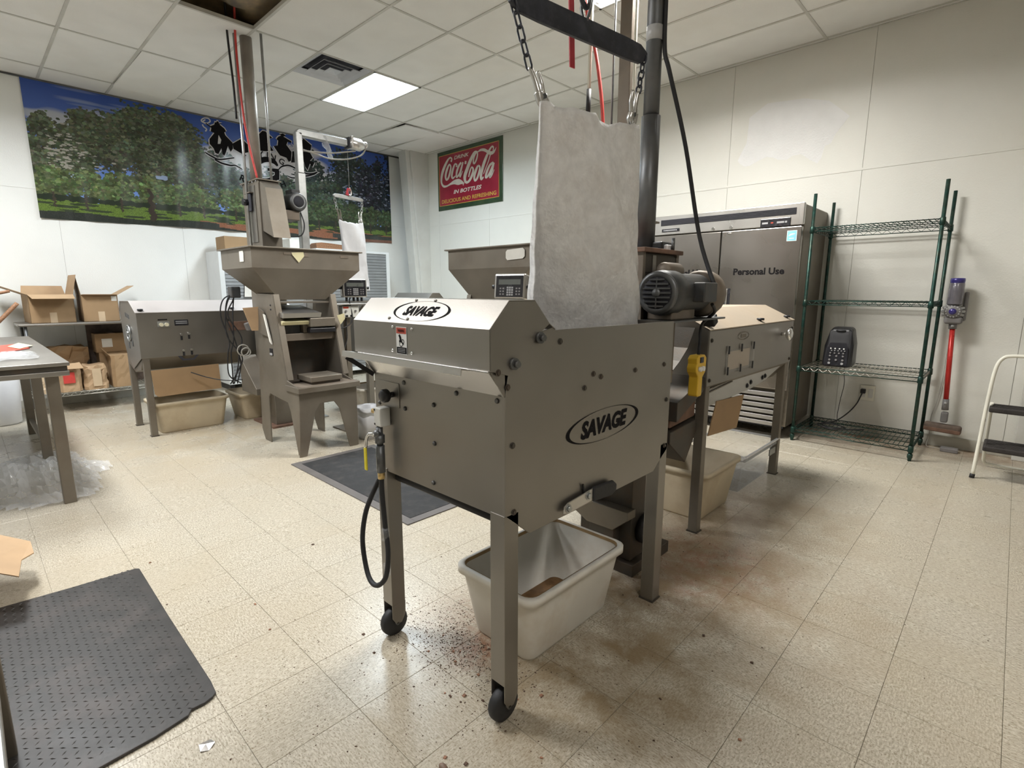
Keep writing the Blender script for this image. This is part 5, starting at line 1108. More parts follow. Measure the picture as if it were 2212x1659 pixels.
for z in (1.06,): MB().cyl((-5.66,1.845,z), (-5.655,1.845,z), .014, 10).build('door_latch', 'chrome', t)
wh = MB(); wh.torus((-6.0,1.075,.95), .07, .008, 'y', 18, 6); wh.cyl((-6.0,1.085,.95), (-6.0,1.06,.95), .016, 10); wh.bar((-6.06,1.075,.92), (-5.94,1.075,.98), .008, .012); wh.bar((-5.97,1.075,.89), (-6.03,1.075,1.01), .008, .012); wh.build('hand_wheel', 'galvanised', t)
for k in range(4): MB().box((-6.10+k*.04, 1.082, 1.10-k*.006), (-6.075+k*.04, 1.086, 1.14-k*.006)).build('vent_slot', 'galv_dark', t)
for dx, dz in ((-.10,.80),(-.03,.87),(.05,.83)): MB().box((-6.0+dx, 1.082, dz), (-5.95+dx, 1.0855, dz+.06)).build('cover_plate', 'galv_dark', t)
MB().prism([(1.95,.62),(2.35,.45),(2.35,.40),(1.95,.54)], 'x', -5.75, -5.72).build('outlet_slide', 'steel_bright', t, .002)
cb = MB(); P = [(-5.66,1.145,.62),(-5.66,1.715,.63),(-5.655,1.72,.385),(-5.65,1.18,.372),(-5.652,1.155,.40)]
cb.add(P+[(x-.006,y,z) for x, y, z in P], [tuple(range(5)), tuple(range(5, 10))[::-1]]+[(i, (i+1) % 5, 5+(i+1) % 5, 5+i) for i in range(5)])
tag(cb.build('cardboard_flap', 'kraft'), 'wide brown cardboard flap hung below the left separator', 'cardboard')
tub('storage_tub', 'long tan plastic tub under the left separator', 'tub', -6.12, -5.68, 1.14, 1.80, .30, 'bin_tan', False)
tub('storage_tub', 'tan plastic tub between left separator and elevator base', 'tub', -6.18, -5.70, 1.90, 2.42, .28, 'bin_tan', False)
# hanging cables between separator and stand
t = thing('cable_bundle', 'tangle of black cables hanging beside the paper folder', 'cables', (-5.15, 1.75, .6))
MB().box((-5.18, 1.70, 1.28), (-5.08, 1.78, 1.38)).build('switch_box', 'motor_grey', t, .01)
random.seed(3)
for k in range(5):
    y = 1.64+random.uniform(-.06,.10); rj = lambda a: random.uniform(-a, a)
    MB().tube([(-5.13,1.74+rj(.02),1.32),(-5.15,y+.03,1.27+rj(.02)),(-5.17,y+rj(.02),1.12),(-5.16,y+.04+rj(.05),.92+rj(.03)),(-5.17,1.72+rj(.07),.74+rj(.04)),(-5.2,1.70+rj(.09),.60+rj(.05)),(-5.25,1.72+rj(.05),.48)], .006, 6, 6).build('cable', 'black_rubber', t)
MB().torus((-5.15,1.78,.80), .05, .006, 'x', 18, 6).build('cable_coil', 'cable_grey', t)
MB().torus((-5.14,1.80,.78), .04, .006, 'x', 18, 6).build('cable_coil', 'cable_grey', t)
MB().obox((-5.13,1.84,1.02), (.05,.06,.07), Matrix.Rotation(.3, 3, 'X')).build('plug_adapter', 'grey_plastic', t, .008)
MB().tube([(-5.6,1.45,.58),(-5.55,1.58,.52),(-5.45,1.7,.49),(-5.3,1.8,.5)], .005, 6, 6).build('cable', 'black_rubber', t)
# white bin and bucket
t = thing('waste_bin', 'small white plastic bin behind the hopper stand leg', 'bin', (-4.22, 2.50, 0))
P = [[],[],[],[]]; n = 20
for k in range(n):
    a = 2*math.pi*k/n; f = 1/max(abs(math.cos(a)), abs(math.sin(a)))**.6; 
    P[0].append((-4.22+.085*f*math.cos(a), 2.50+.085*f*math.sin(a), 0)); P[1].append((-4.22+.105*f*math.cos(a), 2.50+.105*f*math.sin(a), .295+.006*math.sin(5*a)))
    P[2].append((-4.22+.10*f*math.cos(a), 2.50+.10*f*math.sin(a), .29)); P[3].append((-4.22+.08*f*math.cos(a), 2.50+.08*f*math.sin(a), .01))
m = MB(); m.add([q for r in P for q in r], [(i*n+k, i*n+(k+1) % n, (i+1)*n+(k+1) % n, (i+1)*n+k) for i in range(3) for k in range(n)], True); m.add(P[0], [tuple(range(n))]); m.add(P[3], [tuple(range(n))[::-1]]); m.build('shell', 'white_plastic', t)
lv = MB(); V = []
for k in range(n):
    a = 2*math.pi*k/n; f = 1/max(abs(math.cos(a)), abs(math.sin(a)))**.6
    for r, z in ((.098, .20), (.108, .30), (.110, .27+.012*math.sin(3*a))): V.append((-4.22+r*f*math.cos(a), 2.50+r*f*math.sin(a), z))
lv.add(V, [(k*3+j, ((k+1) % n)*3+j, ((k+1) % n)*3+j+1, k*3+j+1) for k in range(n) for j in range(2)], True); lv.build('liner', 'cloth_white', t)
# slatted cabinets at the banner wall
def cabinet(label, y0, y1, h, xf):
    t = thing('slatted_cabinet', label, 'cabinet', ((xf-8.1)/2, (y0+y1)/2, 0))
    MB().box((-8.085, y0, .08), (xf-.02, y1, h)).build('body', 'cabinet_white', t, .005)
    for a, b in (((y0,.08),(y0+.06,h)),((y1-.06,.08),(y1,h))): MB().box((xf-.021, a[0], a[1]), (xf+.005, b[0], b[1])).build('stile', 'cabinet_white', t, .003)
    MB().box((xf-.021, y0+.06, h-.035), (xf+.005, y1-.06, h)).build('rail', 'cabinet_white', t, .003)
    MB().box((xf-.021, y0+.06, .08), (xf+.005, y1-.06, .14)).build('rail', 'cabinet_white', t, .003)
    n = int((h-.18)/.045)
    for k in range(n):
        z = .14+(h-.175)*k/n; s = (h-.175)/n
        MB().prism([(xf-.019,z),(xf-.002,z+.004),(xf-.008,z+s),(xf-.019,z+s)], 'y', y0+.06, y1-.06).build('slat', 'cabinet_slat', t)
    for y in (y0+.05, y1-.05): MB().box((-8.0, y-.03, 0), (xf-.06, y+.03, .08)).build('foot', 'black_plastic', t)
    return t
cabinet('white cabinet with grey slatted front left of the hopper stand', 2.42, 3.68, 1.855, -7.60)
cabinet('white cabinet with grey slatted front right of the small bag', 3.76, 5.02, 1.965, -7.60)
sheet('paper_note', 'white paper taped to the slatted cabinet', 'note', [(-7.585,2.72,1.47),(-7.585,2.86,1.40),(-7.585,2.86,1.26),(-7.585,2.70,1.26)], 'paper')
def carton(name, label, x0, x1, y0, y1, z0, z1, mt='kraft'):
    t = thing(name, label, 'box', ((x0+x1)/2, (y0+y1)/2, z0)); MB().box((x0,y0,z0), (x1,y1,z1)).build('carton', mt, t, .003)
    MB().box((x0+.0, (y0+y1)/2-.03, z1-.0005), (x1+.0008, (y0+y1)/2+.03, z1+.0008)).build('tape', 'kraft_tape', t); return t
carton('cardboard_box', 'brown cardboard box on top of the left slatted cabinet', -7.95, -7.62, 2.52, 2.95, 1.856, 2.05)
carton('carton_box', 'small white carton on the slatted cabinet behind the elevator', -7.9, -7.65, 3.40, 3.60, 1.856, 2.08, 'paper')
t = thing('wood_trim', 'stack of brown wood moulding lying on the slatted cabinet', 'wood', (-7.75, 4.1, 1.97))
MB().box((-7.9, 3.80, 1.967), (-7.65, 4.55, 2.0)).build('board', 'wood', t, .004)
MB().box((-7.88, 3.80, 2.0), (-7.66, 4.50, 2.03)).build('board', 'wood', t, .004)
MB().prism([(3.80,2.03),(4.40,2.03),(4.05,2.055),(3.90,2.06),(3.82,2.05)], 'x', -7.86, -7.68).build('board', 'wood', t, .004)
# ---------------- banner ----------------
def paint_banner(NW, NH):
    rs = np.random.RandomState(5)
    Y, Xg = np.mgrid[0:NH, 0:NW]; u = Xg/NW; v = 1-Y/NH          # v up
    img = np.zeros((NH, NW, 3)); sky = np.array([.035,.085,.36]); sky2 = np.array([.20,.33,.70])
    img[:] = sky*(v[..., None])+sky2*(1-v[..., None])
    def blob(cx, cy, rx, ry, col, soft=1.6, amt=1.):
        d = ((u-cx)/rx)**2+((v-cy)/ry)**2; a = np.clip((1-d)*soft, 0, 1)[..., None]*amt; img[:] = img*(1-a)+np.array(col)*a
    for _ in range(70):
        c = rs.choice([0,1,2]); cx = [.08,.52,.66][c]+rs.randn()*.06; cy = [.74,.66,.60][c]+rs.randn()*.05
        blob(cx, cy, .03+.04*rs.rand(), .03+.05*rs.rand(), [.60,.58,.58] if c else [.45,.47,.52], 1.5, .7)
    for _ in range(30): blob(.5+rs.rand()*.22, .70+rs.randn()*.07, .05, .07, [.56,.53,.53], 1.5, .8)
    for _ in range(14): blob(.10+rs.rand()*.15, .93+rs.randn()*.03, .05, .012, [.30,.36,.55], 1.2, .4)
    px = np.arange(NW); 
    def dab(x, y, r, col, asp=1.3):
        x0, x1 = int(max(0, x-r*asp)), int(min(NW, x+r*asp+1)); y0, y1 = int(max(0, y-r)), int(min(NH, y+r+1))
        if x1 <= x0 or y1 <= y0: return
        yy, xx = np.mgrid[y0:y1, x0:x1]; msk = (((xx-x)/(r*asp))**2+((yy-y)/r)**2) < 1; img[y0:y1, x0:x1][msk] = col
    def tree(cx, cy, rx, ry, n, g, r0=2.5, lift=.0):
        bl = [(cx+rs.randn()*rx*.42, cy+rs.randn()*ry*.42, .35+.4*rs.rand()) for _ in range(26)]
        n = int(n*1.3)
        for k in range(n):
            f = k/n; b = bl[rs.randint(26)]
            x = b[0]+rs.randn()*rx*.22*b[2]; y = b[1]+rs.randn()*ry*.24*b[2]
            if ((x-cx)/rx)**2+((y-cy)/ry)**2 > 1.15: continue
            lum = .25+.75*rs.rand()**1.4; top = np.clip((y-(b[1]-.02))/.05, 0, 1)
            c = np.array(g)*(.22+lum*(.45+1.25*top*f))*(1+.2*rs.randn(3)*.5)
            dab(x*NW, (1-y)*NH, r0*(.5+.8*rs.rand()), np.clip(c, 0, 1))
    G1 = [.105,.125,.075]; G2 = [.13,.175,.075]; G3 = [.075,.105,.078]; G4 = [.04,.058,.055]
    tree(.66,.40,.10,.22,2000,G3); tree(.55,.40,.10,.24,2600,G3); tree(.45,.42,.10,.30,3000,G3)
    tree(.80,.50,.16,.44,5600,G4); tree(.95,.52,.10,.50,5200,[.035,.045,.06]); tree(.75,.35,.12,.24,3000,G3)
    tree(.23,.62,.17,.36,13000,G1); tree(.09,.56,.10,.27,4500,G1); tree(.05,.38,.08,.22,3000,G1); tree(.33,.46,.075,.28,3600,G1)
    for _ in range(110): dab((.03+abs(rs.randn())*.05)*NW, (1-(.48+.09*rs.randn()))*NH, .8+1.0*rs.rand(), [.38,.36,.31], 1.5+2.5*rs.rand())
    for _ in range(30): dab((.05+.07*rs.rand())*NW, (1-(.33+.04*rs.rand()))*NH, 1.5+2*rs.rand(), [.33,.42,.52], 3.)
    for _ in range(14): dab((.255+.02*rs.rand())*NW, (1-(.40+.02*rs.rand()))*NH, 1.5+2*rs.rand(), [.30,.38,.55], 2.)
    for _ in range(110): dab((.80+.2*rs.rand())*NW, (1-(.35+.45*rs.rand()))*NH, .7+1.1*rs.rand(), [.22,.25,.33], 1.5+2*rs.rand())
    g0 = v < (.155+.01*np.sin(u*40)); img[g0] = (np.array([.13,.20,.04])*(.6+.6*rs.rand(NH, NW, 1)))[g0]
    g1 = (v < .09+.02*np.sin(u*9+1)) & (u > .35); img[g1] = (np.array([.30,.125,.07])*(.7+.4*rs.rand(NH, NW, 1)))[g1]
    g2 = (v < .055+.012*np.sin(u*23)+.02*(u > .8)-.03*((u > .4) & (u < .78))); img[g2] = (np.array([.03,.035,.03])*(.7+.6*rs.rand(NH, NW, 1)))[g2]
    g3 = (v < .075) & (u > .76); img[g3 & (v > .03)] = (np.array([.05,.055,.05])*(.6+.8*rs.rand(NH, NW, 1)))[g3 & (v > .03)]
    g4 = (v < .035) & (u > .80); img[g4] = (np.array([.22,.11,.075])*(.7+.5*rs.rand(NH, NW, 1)))[g4]
    for k in range(60): dab(rs.rand()*NW, (1-(.06+.08*rs.rand()))*NH, 1.2+1.5*rs.rand(), [.035,.05,.025], 9.)
    for k in range(15):
        cx = .03+.068*k+rs.randn()*.008; tree(cx, .27, .05, .125, 1500, G2 if k < 8 else [.075,.11,.055])
        for q in range(60): dab((cx+rs.randn()*.02)*NW, (1-(.150+rs.rand()*.03))*NH, 2+1.5*rs.rand(), [.022,.032,.02], 2.)
        for q in range(26): dab((cx+.002*math.sin(q))*NW, (1-(.10+.004*q))*NH, 1.6, [.05,.04,.03], 1.)
    for q in range(60): dab((.235+.003*math.sin(q*.3))*NW, (1-(.06+.004*q))*NH, 6-q*.05, [.05,.04,.032], 1.)
    return img
def make_banner():
    t = thing('wall_banner', 'long orchard photo banner with cowboy ranch logo', 'banner', (-8.08, 3.09, 2.156))
    NW, NH = 800, 253; img = paint_banner(NW, NH); y0, y1, z0, z1 = .765, 5.405, 2.157, 3.622
    gx = np.linspace(y0, y1, NW+1); gz = np.linspace(z1, z0, NH+1)
    YY, ZZ = np.meshgrid(gx, gz)
    ff = (z1-ZZ)/(z1-z0)
    def wav(yy, zz): 
        f = (z1-zz)/(z1-z0)
        return X0+.012+.006*np.sin(yy*9.3+1)*(.4+f)+.004*np.sin(yy*21)*(.3+f)+.010*np.clip(f-.85, 0, 1)*np.sin(yy*3.1)*6+.004*f
    XX = np.maximum(wav(YY, ZZ), X0+.005)
    ZZ = ZZ-.010*np.sin(YY*1.9)*ff
    V = np.stack([XX, YY, ZZ], -1).reshape(-1, 3)-np.array((-8.08, 3.09, 2.156))
    idx = np.arange((NW+1)*(NH+1)).reshape(NH+1, NW+1)
    F = np.stack([idx[1:, :-1], idx[1:, 1:], idx[:-1, 1:], idx[:-1, :-1]], -1).reshape(-1, 4)
    me = bpy.data.meshes.new('print'); me.from_pydata(V.tolist(), [], F.tolist())
    ca = me.color_attributes.new('ink', 'FLOAT_COLOR', 'CORNER')
    cols = np.ones((NH*NW, 4, 4), dtype=np.float32); cols[..., :3] = img.reshape(-1, 1, 3); ca.data.foreach_set('color', cols.ravel())
    me.polygons.foreach_set('use_smooth', [True]*len(F))
    m = bpy.data.materials.new('banner_print'); m.use_nodes = True; N = m.node_tree.nodes; L = m.node_tree.links; b = N['Principled BSDF']
    at = N.new('ShaderNodeAttribute'); at.attribute_name = 'ink'; L.new(at.outputs['Color'], b.inputs['Base Color'])
    b.inputs['Roughness'].default_value = .24; b.inputs['Specular IOR Level'].default_value = .45
    MAT['banner_print'] = m; me.materials.append(m)
    o = bpy.data.objects.new('print', me); C.objects.link(o); o.parent = t
    def mf(a, bb, h=0): return Vector((float(wav(np.array(a), np.array(bb)))+.003+h, a, bb))
    lg = MB()
    for k, pts in enumerate(TR['lasso']): rib2(lg, pts, mf, 5, .0014)
    for k, pts in enumerate(TR['wing']): rib2(lg, [(a, bb, w+.010) for a, bb, w in pts], mf, 5, .0)
    def grow(P, e):
        c = Vector((sum(p[0] for p in P)/len(P), sum(p[1] for p in P)/len(P))); return [tuple(c+(Vector(p)-c)*(1+e/max(.05, (Vector(p)-c).length))) for p in P]
    for P in TR['polys']:
        Q = grow(P, .014); lg.add([mf(a, bb, .0004) for a, bb in Q], [tuple(range(len(Q)))])
    lg.build('logo_outline', 'logo_pale', t)
    bk = MB()
    for k, pts in enumerate(TR['wing']): rib2(bk, pts, mf, 6, .002+.0002*k)
    for k, P in enumerate(TR['polys']): bk.add([mf(a, bb, .0022+.0002*k) for a, bb in P], [tuple(range(len(P)))])
    bk.build('logo_silhouettes', 'ink', t)
    for ch, rot in (('F',.45),('L',.28),('Y',.1),('I',-.1),('N',-.25),('G',-.45)):
        a, bb = TR['let'][ch]; text('logo_letter', ch, mf, 'ink', t, None, .085, (a, bb), bold=.01, h=.003, rot=rot)
    for k, ch in enumerate('RANCH'):
        ang = -.6+.3*k; a, bb = 3.27+.33*math.sin(ang)*1.5, 2.86+.1*(1-math.cos(ang))*2; text('logo_letter', ch, mf, 'ink', t, None, .085, (a, bb), bold=.02, h=.003, rot=ang*.7)
    MB().cyl((X0+.012, .45, 3.618), (X0+.012, 5.62, 3.618), .009, 8).build('hanging_rod', 'galv_dark', t)
    return t
mat('logo_pale', (.62,.60,.60), .3, 0, .05, 8)
make_banner()
# ---------------- work table ----------------
t = thing('work_table', 'long steel work table with square legs at the left', 'table', (-5.4, .0, 0))
tx0, tx1, ty0, ty1 = -6.72, -4.115, -.42, .425
MB().box((tx0,ty0,.895), (tx1,ty1,.918)).build('top', 'steel', t, .004)
MB().box((tx0+.01,ty0+.01,.865), (tx1-.012,ty1-.012,.895)).build('edge_band', 'steel_dark', t, .002)
MB().box((tx0+.005,ty0+.005,.835), (tx1-.005,ty1-.005,.865)).build('apron', 'steel', t, .004)
for x in (-4.27, -5.39, -6.62):
    for y in (-.36, .345): MB().box((x-.032,y-.032,0), (x+.032,y+.032,.835)).build('leg', 'steel_dull', t, .004)
for y in (-.36,.345): MB().box((-6.62,y-.015,.12), (-5.39,y+.015,.15)).build('stretcher', 'steel_dull', t)
tz = .9185
sheet('paper_booklet', 'red and yellow printed booklet lying on the work table', 'booklet', [(-5.55,.06,tz+.003),(-4.95,.16,tz+.003),(-5.25,.33,tz+.003),(-5.75,.30,tz+.003)], 'label_red', .002)
sheet('paper_sheet', 'pale yellow sheet lying on the red booklet', 'paper', [(-5.45,.22,tz+.008),(-5.20,.27,tz+.008),(-5.42,.36,tz+.008),(-5.78,.30,tz+.008)], 'paper_yellow', .001)
m = MB(); rs = random.Random(4); nx, ny = 14, 8; V = []
for i in range(nx+1):
    for j in range(ny+1): V.append((-4.95+.55*i/nx+rs.uniform(-.015,.015), .08+.24*j/ny+rs.uniform(-.012,.012), tz+.004+.035*max(0, math.sin(i*2.1+j*1.3))*math.sin(math.pi*i/nx)*math.sin(math.pi*j/ny)+rs.uniform(0,.008)))
m.add(V, [(i*(ny+1)+j, (i+1)*(ny+1)+j, (i+1)*(ny+1)+j+1, i*(ny+1)+j+1) for i in range(nx) for j in range(ny)], True)
tag(m.build('plastic_bag', 'film'), 'crumpled clear plastic bag lying on the work table', 'plastic bag')
t = thing('paper_sack', 'white and tan paper sack standing at the left edge of the table', 'sack', (-4.75, .02, tz))
m = MB(); R = []
for z, g in ((0,.0),(.05,.01),(.10,.005),(.14,-.01)): R.append([(-5.1-g,-.25,tz+z),(-4.45+g,-.25,tz+z),(-4.45+g+.02,.10+g,tz+z),(-4.75,.14+g,tz+z+.01),(-5.1-g,.12+g,tz+z)])
n = 5; m.add([q for r in R for q in r], [tuple(range(n))]+[tuple(range(3*n,4*n))[::-1]]+[(i*n+k, i*n+(k+1) % n, (i+1)*n+(k+1) % n, (i+1)*n+k) for i in range(3) for k in range(n)]); m.build('sack', 'paper', t, .02, 3)
t = thing('wooden_stick', 'bent brown wooden tool handle leaning at the left edge', 'handle', (-6.9, .35, .3))
MB().tube([(-6.95,.12,.92),(-6.97,.25,1.05),(-7.0,.40,1.22)], .018, 8, 4).build('handle', 'wood', t)
MB().tube([(-6.98,.10,1.27),(-6.98,.2,1.295),(-7.0,.36,1.335)], .014, 8, 4).build('cross_bar', 'wood', t)
# ---------------- shelving at the left wall ----------------
t = thing('storage_shelf', 'steel storage shelf holding cardboard boxes at the left wall', 'shelving', (-7.76, 1.15, 0))
sx0, sx1, sy0, sy1 = -8.05, -7.46, .40, 1.95
MB().box((sx0,sy0,.965), (sx1,sy1,.995)).build('top_shelf', 'steel', t, .012, 3)
for x in (sx0+.04, sx1-.04):
    for y in (sy0+.06, sy1-.06): MB().cyl((x,y,0), (x,y,.97), .014, 12).build('post', 'galv_dark', t)
sh = MB()
for x in (sx0+.04, sx1-.02):
    for z in (.225,.19): sh.cyl((x,sy0+.04,z), (x,sy1-.04,z), .004, 6)
for y in (sy0+.04, sy1-.04):
    for z in (.225,.19): sh.cyl((sx0+.04,y,z), (sx1-.02,y,z), .004, 6)
fr = sh.build('shelf_frame', 'chrome_wire', t)
n = 40; MB().tube([(sx1-.02, sy0+.05+(sy1-sy0-.1)*k/n, .19+.035*(k % 2)) for k in range(n+1)], .003, 5).build('truss_wire', 'chrome_wire', fr)
for k in range(40): y = sy0+.05+(sy1-sy0-.1)*k/39; MB().cyl((sx0+.04,y,.229), (sx1-.02,y,.229), .0026, 5).build('shelf_wire', 'chrome_wire', fr)
MB().box((-8.02,1.02,.22), (-8.0,1.90,.96)).build('back_board', 'brown_roller', t)
def open_box(label, x0, x1, y0, y1, z0, h, rz, flaps):
    t = thing('cardboard_box', label, 'box', ((x0+x1)/2, (y0+y1)/2, z0), 'open boxes on the storage shelf')
    w = .005; z1 = z0+h
    for n_, q in (('wall',((x0,y0,z0),(x0+w,y1,z1))), ('wall',((x1-w,y0,z0),(x1,y1,z1))), ('wall',((x0,y0,z0),(x1,y0+w,z1))), ('wall',((x0,y1-w,z0),(x1,y1,z1))), ('bottom',((x0,y0,z0),(x1,y1,z0+w)))):
        MB().box(*q).build('box_'+n_, 'kraft', t)
    for (a, b, out, ang, L) in flaps:
        a, b, out = Vector(a), Vector(b), Vector(out); d = out*math.cos(ang)+Vector((0,0,1))*math.sin(ang); nn = Vector((0,0,.004))
        P = [a, b, b+d*L-(b-a)*.04, a+d*L+(b-a)*.04]; m = MB(); m.add([p+nn*0 for p in P]+[p+nn for p in P], [(0,1,2,3),(7,6,5,4),(0,4,5,1),(1,5,6,2),(2,6,7,3),(3,7,4,0)]); m.build('flap', 'kraft_light', t)
    MB().box((x1-.0005, (y0+y1)/2-.03, z0), (x1+.001, (y0+y1)/2+.03, z0+.11)).build('tape', 'kraft_tape', t)
    t.rotation_euler = (0,0,rz); return t
bx = open_box('open cardboard box with spread flaps at the left end of the shelf', -7.98, -7.55, .505, .885, .996, .30, .05, [((-7.98,.505,1.296),(-7.55,.505,1.296),(0,-1,0),.42,.24),((-7.55,.505,1.296),(-7.55,.885,1.296),(1,0,0),-.25,.17),((-7.98,.885,1.296),(-7.55,.885,1.296),(0,1,0),1.35,.22),((-7.98,.505,1.296),(-7.98,.885,1.296),(-1,0,0),1.2,.1)])
bx = open_box('open cardboard box with a white sticker beside the first box', -7.98, -7.56, .965, 1.295, .996, .295, -.02, [((-7.98,.965,1.291),(-7.56,.965,1.291),(0,-1,0),1.45,.21),((-7.56,.965,1.291),(-7.56,1.295,1.291),(1,0,0),.12,.05),((-7.98,1.295,1.291),(-7.56,1.295,1.291),(0,1,0),.55,.2)])
MB().box((-7.561,1.235,1.225), (-7.5585,1.285,1.28)).build('sticker', 'paper', bx)
# paper sacks and boxes on the lower shelf
def sack(label, x0, x1, y0, y1, z0, z1, mt, seed, crumple=.012, flap=None, tp=None):
    rs = random.Random(seed); t = thing('paper_sack', label, 'paper bag', ((x0+x1)/2, (y0+y1)/2, z0)); n = 20; m_ = 7; V = []
    for j in range(m_+1):
        f = j/m_
        for k in range(n):
            a = 2*math.pi*k/n; g = 1/max(abs(math.cos(a)), abs(math.sin(a))); g = min(g, 1.28)
            c = crumple*(.3+f); V.append(((x0+x1)/2+(x1-x0)/2*g*math.cos(a)*(1-.1*f)+rs.uniform(-c,c), (y0+y1)/2+(y1-y0)/2*g*math.sin(a)*(1-.05*f)+rs.uniform(-c,c), z0+(z1-z0)*f+(rs.uniform(-c,c) if j else 0)))
    F = [(j*n+k, j*n+(k+1) % n, (j+1)*n+(k+1) % n, (j+1)*n+k) for j in range(m_) for k in range(n)]+[tuple(range(n))[::-1]]
    if tp is None: F.append(tuple(range(m_*n, (m_+1)*n)))
    m = MB(); m.add(V, F); m.build('sack', mt, t)
    if flap:
        P = [Vector(q) for q in flap]; q = MB(); q.add(P+[p+Vector((0,0,.004)) for p in P], [(0,1,2,3),(7,6,5,4),(0,4,5,1),(1,5,6,2),(2,6,7,3),(3,7,4,0)]); q.build('flap', 'kraft_light', t)
    return t
zs = .233
s1 = sack('upright kraft paper sack with a red printed label', -7.75, -7.48, .66, .86, zs, .52, 'kraft_light', 1, .008, [(-7.50,.68,.53),(-7.50,.86,.55),(-7.42,.88,.49),(-7.44,.72,.49)])
MB().box((-7.478,.70,.33), (-7.470,.80,.45)).build('red_label', 'hose_red', s1)
s2 = sack('crumpled kraft paper sack with white label in the shelf middle', -7.75, -7.48, .88, 1.10, zs, .50, 'kraft_light', 2, .014)
MB().box((-7.476,.955,.27), (-7.468,1.035,.47)).build('pale_label', 'kraft_tape', s2)
sack('tall kraft carton sack at the right end of the lower shelf', -7.75, -7.48, 1.14, 1.36, zs, .60, 'kraft', 3, .006, [(-7.5,1.14,.60),(-7.72,1.14,.61),(-7.70,1.08,.70),(-7.5,1.08,.68)])
sack('bulging brown paper sack lying behind the labelled sack', -7.98, -7.78, .62, .98, zs, .70, 'kraft', 4, .02)
sack('small pale paper packet at the left end of the lower shelf', -7.72, -7.5, .46, .62, zs, .40, 'kraft_tape', 5, .008)
bq = carton('cardboard_box', 'sealed cardboard box with white label resting high on sacks', -7.98, -7.76, 1.06, 1.40, .62, .84)
MB().box((-7.761,1.12,.68), (-7.758,1.22,.78)).build('label', 'paper', bq)
carton('cardboard_box', 'cardboard box supporting the sealed box on the lower shelf', -7.98, -7.77, 1.08, 1.38, zs, .619)
# white trash can
t = thing('trash_can', 'tall white plastic trash can at the left behind the table', 'trash can', (-7.36, .03, 0))
P = [[],[],[]]; n = 24
for k in range(n):
    a = 2*math.pi*k/n; f = min(1.2, 1/max(abs(math.cos(a)), abs(math.sin(a))))
    for q, (r, z) in enumerate(((.20,.0),(.215,.02),(.25,.66))): P[q].append((-7.40+r*f*math.cos(a), .10+r*f*math.sin(a), z))
m = MB(); m.add([q for r in P for q in r], [(i*n+k, i*n+(k+1) % n, (i+1)*n+(k+1) % n, (i+1)*n+k) for i in range(2) for k in range(n)], True); m.add(P[0], [tuple(range(n))]); o = m.build('shell', 'white_plastic', t); s = o.modifiers.new('thick', 'SOLIDIFY'); s.thickness = .005
lv = MB(); V = []
for k in range(n):
    a = 2*math.pi*k/n; f = min(1.2, 1/max(abs(math.cos(a)), abs(math.sin(a))))
    for r, z in ((.255,.55+.02*math.sin(4*a)),(.26,.67),(.245,.675),(.235,.5)): V.append((-7.40+r*f*math.cos(a), .10+r*f*math.sin(a), z))
lv.add(V, [(k*4+j, ((k+1) % n)*4+j, ((k+1) % n)*4+j+1, k*4+j+1) for k in range(n) for j in range(3)], True); lv.build('bag_liner', 'cloth_white', t)
# ---------------- plastic sheeting below the table ----------------
m = MB(); rs = random.Random(8); n = 34; V = []; idx = {}
for i in range(n+1):
    for j in range(n+1):
        x = -5.75+1.50*i/n; y = -.25+.92*j/n
        r = math.hypot((x+4.98)/.78, (y-.2)/.46); ed = 1+.12*math.sin(5*math.atan2(y-.2, x+4.98))
        hh = max(0, 1-r/ed); idx[i, j] = (len(V), r < ed)
        V.append((x, y, .004+.13*hh**.7*(.55+.45*math.sin(i*1.7+1.3*math.sin(j*.9)))*(.5+.5*rs.random())+.006*rs.random()))
F = [(idx[i,j][0], idx[i+1,j][0], idx[i+1,j+1][0], idx[i,j+1][0]) for i in range(n) for j in range(n) if idx[i,j][1] and idx[i+1,j+1][1] and idx[i+1,j][1] and idx[i,j+1][1]]
m.add(V, F, False); tag(m.build('plastic_sheeting', 'film'), 'crumpled clear plastic sheeting on the floor around the table legs', 'plastic sheet')
# ---------------- diamond plate mat ----------------
mat('mat_grey', (.030,.027,.025), .45, 0, .15, 9, .05, 60, dirt=(.12,.09,.08), damt=.4, dscale=5)
t = thing('anti_fatigue_mat', 'dark grey diamond-plate rubber mat in the left foreground', 'mat', (-2.3, .2, 0))
out = [(-2.985,-.30),(-2.985,-.02),(-2.965,.20),(-2.955,.44),(-2.94,.452),(-2.4,.446),(-1.87,.445),(-1.80,.440),(-1.785,.425),(-1.775,.40),(-1.775,.36),(-1.755,.345),(-1.735,.25),(-1.725,.10),(-1.715,-.30)]
MB().prism(out, 'z', .001, .011).build('slab', 'mat_grey', t, .003)
nub = MB(); k = 0
for i in range(48):
    for j in range(29):
        x = -2.955+.0255*i; y = -.28+.0255*j
        if x > -1.76 or y > .43 or (x > -1.8 and y > .36): continue
        a = math.radians(45 if (i+j) % 2 else 135)+.0; c, s = math.cos(a), math.sin(a); L_, w_ = .0105, .0028
        P = [(x+c*L_, y+s*L_), (x-s*w_, y+c*w_), (x-c*L_, y-s*L_), (x+s*w_, y-c*w_)]
        nub.add([(*q, .0108) for q in P]+[(x, y, .0133)], [(0,1,4),(1,2,4),(2,3,4),(3,0,4)])
nub.build('tread_pattern', 'mat_grey', t, kind='stuff')
